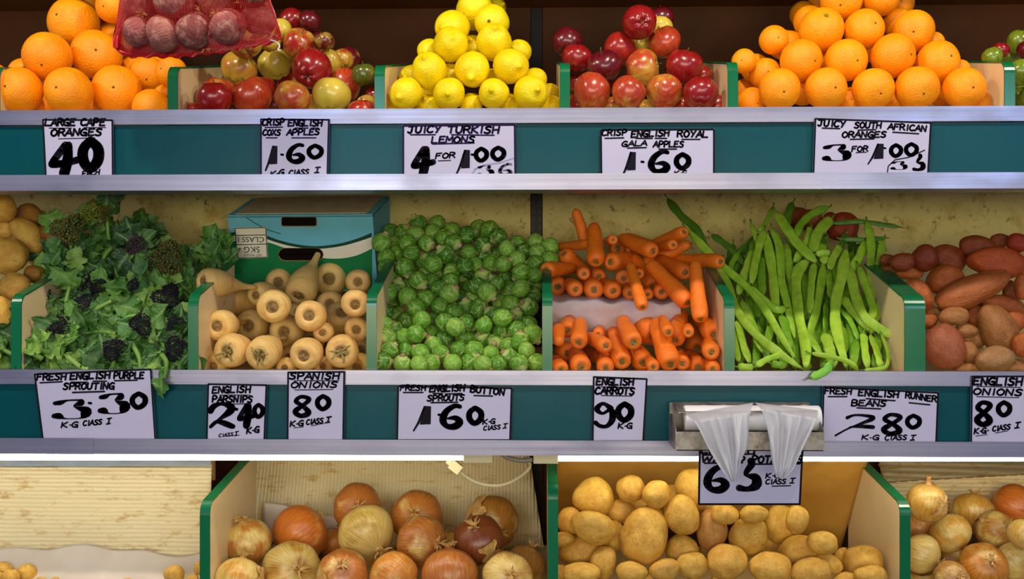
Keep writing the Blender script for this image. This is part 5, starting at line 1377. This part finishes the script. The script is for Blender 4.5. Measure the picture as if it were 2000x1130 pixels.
# ------------------------------------------------------------------ bag dispenser
def dispenser():
    Y0, Y1 = -.0200, -.108
    r = empty('bag_dispenser', at(1462, 880, Y0)); O = r.location.copy(); tag(r, 'battered metal bag dispenser bracket fixed over the lower rail', 'dispenser')
    def sub(mb, n, m, sm=False): o = mb.build(n, MAT[m], r, sm); o.location = -O; return o
    Zt, Zb = at(1460, 786, Y0).z, at(1460, 880, Y1).z; Zf = at(1460, 843, Y1).z
    xl, xr = at(1321, 840, Y1).x, at(1608, 840, Y1).x
    xl0, xr0 = at(1334, 800, Y0).x, at(1600, 800, Y0).x
    t = .0015
    mb = MB(); mb.box((xl, Y0-t, Zb), (xr, Y0, Zt)); sub(mb, 'back_plate', 'old_metal')
    mb = MB(); mb.hexa([(xl,Y1,Zb),(xr,Y1,Zb),(xr,Y0,Zb+.004),(xl,Y0,Zb+.004),(xl,Y1,Zb+t),(xr,Y1,Zb+t),(xr,Y0,Zb+.004+t),(xl,Y0,Zb+.004+t)]); sub(mb, 'trough_floor', 'old_metal')
    mb = MB(); mb.box((xl, Y1, Zb), (xr, Y1+t, Zf)); sub(mb, 'front_plate', 'old_metal')
    for x, s in ((xl, -1), (xr, 1)):
        mb = MB(); mb.prism([(x, Y0, Zb), (x, Y0, Zb+.050), (x, (Y0+Y1)/2, Zb+.056), (x, Y1, Zf+.004), (x, Y1, Zb)], (s*t, 0, 0)); sub(mb, 'end_plate', 'old_metal')
    mb = MB(); za = Zt; mb.hexa([(xl+.006,Y0-.066,za-.010),(xr-.004,Y0-.066,za-.008),(xr-.004,Y0,za),(xl+.006,Y0,za),(xl+.006,Y0-.066,za-.010+t),(xr-.004,Y0-.066,za-.008+t),(xr-.004,Y0,za+t),(xl+.006,Y0,za+t)]); sub(mb, 'top_flap', 'old_metal')
    # roll of bags
    zc = at(1460, 816, -.064).z; A = Vector((at(1336, 816, -.064).x, -.064, zc)); B_ = Vector((at(1600, 816, -.064).x, -.064, zc))
    ro = empty('bag_roll', (A+B_)/2); tag(ro, 'white roll of thin plastic bags lying in the metal dispenser', 'roll of bags')
    mb = MB(); n = 14
    mb.tube([A, A+Vector((.002,0,0)), B_-Vector((.002,0,0)), B_], [.0205, .0215, .0215, .0205], 28); o = mb.build('roll', MAT['roll'], ro, True); o.location = -ro.location
    mb = MB(); mb.tube([A-Vector((.0012,0,0)), A+Vector((.001,0,0))], .006, 14); mb.tube([B_-Vector((.001,0,0)), B_+Vector((.0012,0,0))], .006, 14); o = mb.build('core', MAT['kraft'], ro, True); o.location = -ro.location
    # two bags pulled over the front edge
    def bag(Lp, Rp, tipL, tipR, seed, label):
        """Lp,Rp: lists of pixel outline down the left and right edges"""
        rr = random.Random(seed); nu, nv = 46, 40
        Lc = crom(Lp, 10); Rc = crom(Rp, 10)
        mb = MB()
        def fn(u, v):
            a = Lc[min(len(Lc)-1, int(v*(len(Lc)-1)))]; b_ = Rc[min(len(Rc)-1, int(v*(len(Rc)-1)))]
            x = a[0]*(1-u)+b_[0]*u; y = a[1]*(1-u)+b_[1]*u
            Y = -.090-.043*min(1, v*5)
            amp = .010*min(1, v*2.5)
            Y += -amp*math.sin(u*15+seed+v*2)*(.6+.4*math.sin(u*31+seed)) - amp*.5*math.sin(u*27-v*3+seed*2)
            P = at(x, y, Y); return P
        mb.grid(fn, nu, nv); return mb
    g = lambda x, y: (1060+x/L3, 700+y/L3)
    m1 = bag([g(735,285),g(790,340),g(850,460),g(910,560),g(968,632)], [g(1080,225),g(1062,300),g(1050,450),g(1020,520),g(995,628)], 0, 0, 1, '')
    o = m1.build('pulled_bag', MAT['bag'], ro, True); o.location = -ro.location
    m2 = bag([g(1090,225),g(1130,280),g(1160,400),g(1175,520),g(1198,610)], [g(1415,265),g(1400,330),g(1340,450),g(1290,560),g(1245,610)], 0, 0, 4, '')
    o = m2.build('pulled_bag', MAT['bag'], ro, True); o.location = -ro.location
    # the cap of film over the roll
    mb = MB()
    def fn(u, v):
        x = 1345+250*u; dip = 8*abs(math.sin((u-.02)*PI*2.0))
        y = 792+ v*18 + dip*v*.5 + 2*math.sin(u*40); return at(x, y, -.060-.030*v-.003*math.sin(u*33+v*4))
    mb.grid(fn, 50, 8); o = mb.build('film', MAT['bag'], ro, True); o.location = -ro.location
dispenser()

# ------------------------------------------------------------------ red net of onions hanging in front of the top tier
SACKO = []
for q_ in (0, 2):
    me = ONION[q_].copy(); me.name = 'red_onion'; me.materials.clear(); me.materials.append(MAT['dry_onion']); SACKO.append(me)
def netbag():
    YC = -.115
    rows = [  # y, left, right, half thickness
        (-150,370,390,.010),(-120,330,430,.030),(-80,275,500,.050),(-40,245,522,.056),(0,236,528,.056),(25,231,537,.054),(50,226,543,.050),(70,223,547,.040),(84,221,549,.024),(94,228,548,.010),(101,240,535,.004)]
    C = crom(rows, 8); n = 190
    mb = MB(); base = []
    yb = lambda x: 0
    for i, (y, l, r_, th) in enumerate(C):
        b0 = len(mb.v); base.append(b0)
        for k in range(n):
            a = 2*PI*k/n; cx, hw = (l+r_)/2, (r_-l)/2
            ca, sa = math.cos(a), math.sin(a)
            x = cx+hw*(abs(ca)**.85)*(1 if ca > 0 else -1); Y = YC+th*(abs(sa)**.8)*(1 if sa > 0 else -1)
            # sagging bottom line: lowest near the left third
            s = max(0, (y-40)/60.0); u = (x-222)/326
            yy = y + s*(10*math.exp(-((u-.33)/.22)**2) + 6*math.exp(-((u-.1)/.1)**2) - 20*max(0, u-.62)/.38)
            P = at(x, yy, Y); q = wr(P, 17, .008, 6)*min(1, th/.03); P.y += q if sa < 0 else -q
            mb.vert(P)
    for A, B_ in zip(base, base[1:]):
        for k in range(n): k2 = (k+1) % n; mb.f.append((A+k, A+k2, B_+k2, B_+k))
    # subdivide rows already dense; wire it into threads
    r = mb.build('net_bag', MAT['net_red'], None, False, True); tag(r, 'red net sack of onions hanging in front of the top tier', 'net sack')
    w = r.modifiers.new('threads', 'WIREFRAME'); w.thickness = .0007; w.use_even_offset = False; w.use_replace = True
    O = r.location.copy()
    # hem along the bottom
    mb = MB()
    def hem(u, v):
        x = 222+328*u; uu = u
        y = 101 + (10*math.exp(-((uu-.33)/.22)**2) + 6*math.exp(-((uu-.1)/.1)**2) - 20*max(0, uu-.62)/.38) - 16*math.exp(-(uu/.05)**2) - 6*math.exp(-((1-uu)/.04)**2)
        return at(x, y-7+v*(9+2*math.sin(u*70)), YC-.004+.004*math.sin(u*45+v*3))
    mb.grid(hem, 110, 4); o = mb.build('hem', MAT['net_red'], r, True); o.location = -O
    mb = MB()
    def fold(u, v):
        x = 222+4*math.sin(v*6)+ (10-8*abs(v-.5))*u+ 12*u*v; y = -5+98*v
        return at(x + 12*(1-v), y, YC-.010-.006*math.sin(u*7+v*5))
    mb.grid(fold, 8, 24); o = mb.build('side_fold', MAT['net_red'], r, True); o.location = -O
    mb = MB(); q = [at(x, y, YC-.01) for x, y in ((528,78),(540,82),(546,90),(543,97),(548,99))]; mb.tube([Vector(c) for c in crom([tuple(p) for p in q], 5)], .0013, 7)
    o = mb.build('tie_string', MAT['string'], r, True); o.location = -O
    P = at(380, -150, YC); mb = MB(); mb.tube([P, Vector((P.x, P.y, 2.442))], .002, 8); o = mb.build('hanging_cord', MAT['net_red'], r, True); o.location = -O
    # onions in the sack
    p = Pile(); k = 0
    for x, y, d in ((268,62,62),(318,66,76),(380,60,80),(445,52,78),(505,36,72),(272,12,72),(340,2,84),(420,-4,84),(490,-22,76),(290,-52,66),(360,-45,70),(430,-42,70),(490,-45,56),(320,-85,60),(385,-95,66),(445,-88,56)):
        P, u = p.settle(x, y, d, ONE, YC-.030, .05, .93, .003)
        o = place('red_onion', SACKO[k % 2], P, u*.95, axis_q(Vector((R.uniform(-1,1), R.uniform(-.6,.6), R.uniform(-1,1))), 0), (*jit(('9a5450','ac6c60','8a4844')[k % 3], .1), .3)); k += 1
        child(o, 'neck_tuft', ONECK[k % 2])
        reg('sack', o, x, y, d, 'pinkish' if k % 3 == 1 else 'dull red', 'onion')
netbag()
# ------------------------------------------------------------------ labels
ORD = ['first','second','third','fourth','fifth','sixth','seventh','eighth','ninth','tenth','eleventh','twelfth','thirteenth','fourteenth','fifteenth','sixteenth','seventeenth','eighteenth','nineteenth','twentieth']
def ordn(i): return ORD[i] if i < len(ORD) else f'{i+1}th'
PLACE = {'left oranges':('left orange pile','orange','oranges in the left pile'),'right oranges':('right orange pyramid','orange','oranges in the right pyramid'),'lemons':('lemon pyramid','lemon','lemons in the pyramid'),
 'mixed apples':('mixed apple pile','apple','apples in the mixed pile'),'red apples':('red apple pyramid','apple','apples in the red pyramid'),'green apples':('green apple corner','apple','apples at the right end'),
 'yellow potatoes':('yellow potatoes beside the broccoli','potato','potatoes beside the broccoli'),'red potatoes':('red potato heap','potato','potatoes in the red heap'),'red potatoes behind the beans':('reds behind the beans','potato','red potatoes behind the beans'),
 'small potatoes':('nearly empty bay','potato','potatoes in the nearly empty bay'),'potatoes':('potato heap','potato','potatoes in the bottom heap'),'large onions':('large onion heap','onion','large onions'),'small onions':('right onion heap','onion','onions in the right heap'),
 'parsnips':('parsnip heap','parsnip','parsnips'),'lower carrots':('lower carrot layer','carrot','carrots in the lower layer'),'upper carrots':('upper carrot layer','carrot','carrots in the upper layer'),'sprouts':('sprout heap','sprout','sprouts'),
 'runner beans':('runner bean bay','bean','runner beans'),'broccoli':('broccoli heap','broccoli','sprouting broccoli spears'),'sack':('red net sack','onion','onions in the net sack')}
for key, items in REG.items():
    place_, cat, grp = PLACE[key]; rows = []
    step = sorted(t[3] for t in items)[len(items)//2]*.62
    if key in ('sprouts',): step = 24
    for t in sorted(items, key=lambda t: -t[2]):
        if rows and rows[-1][0][2]-t[2] < step: rows[-1].append(t)
        else: rows.append([t])
    for ri, row in enumerate(rows):
        row.sort(key=lambda t: t[1])
        rn = 'bottom row' if ri == 0 else ('top row' if ri == len(rows)-1 else f'{ordn(ri)} row up')
        for ci, (o, px, py, d, adj, noun) in enumerate(row):
            if len(row) == 1: lb = f'{adj} {noun}, alone in the {rn} of the {place_}'
            else: lb = f'{adj} {noun}, {ordn(ci)} from left in {rn} of the {place_}'
            tag(o, lb, cat, grp)
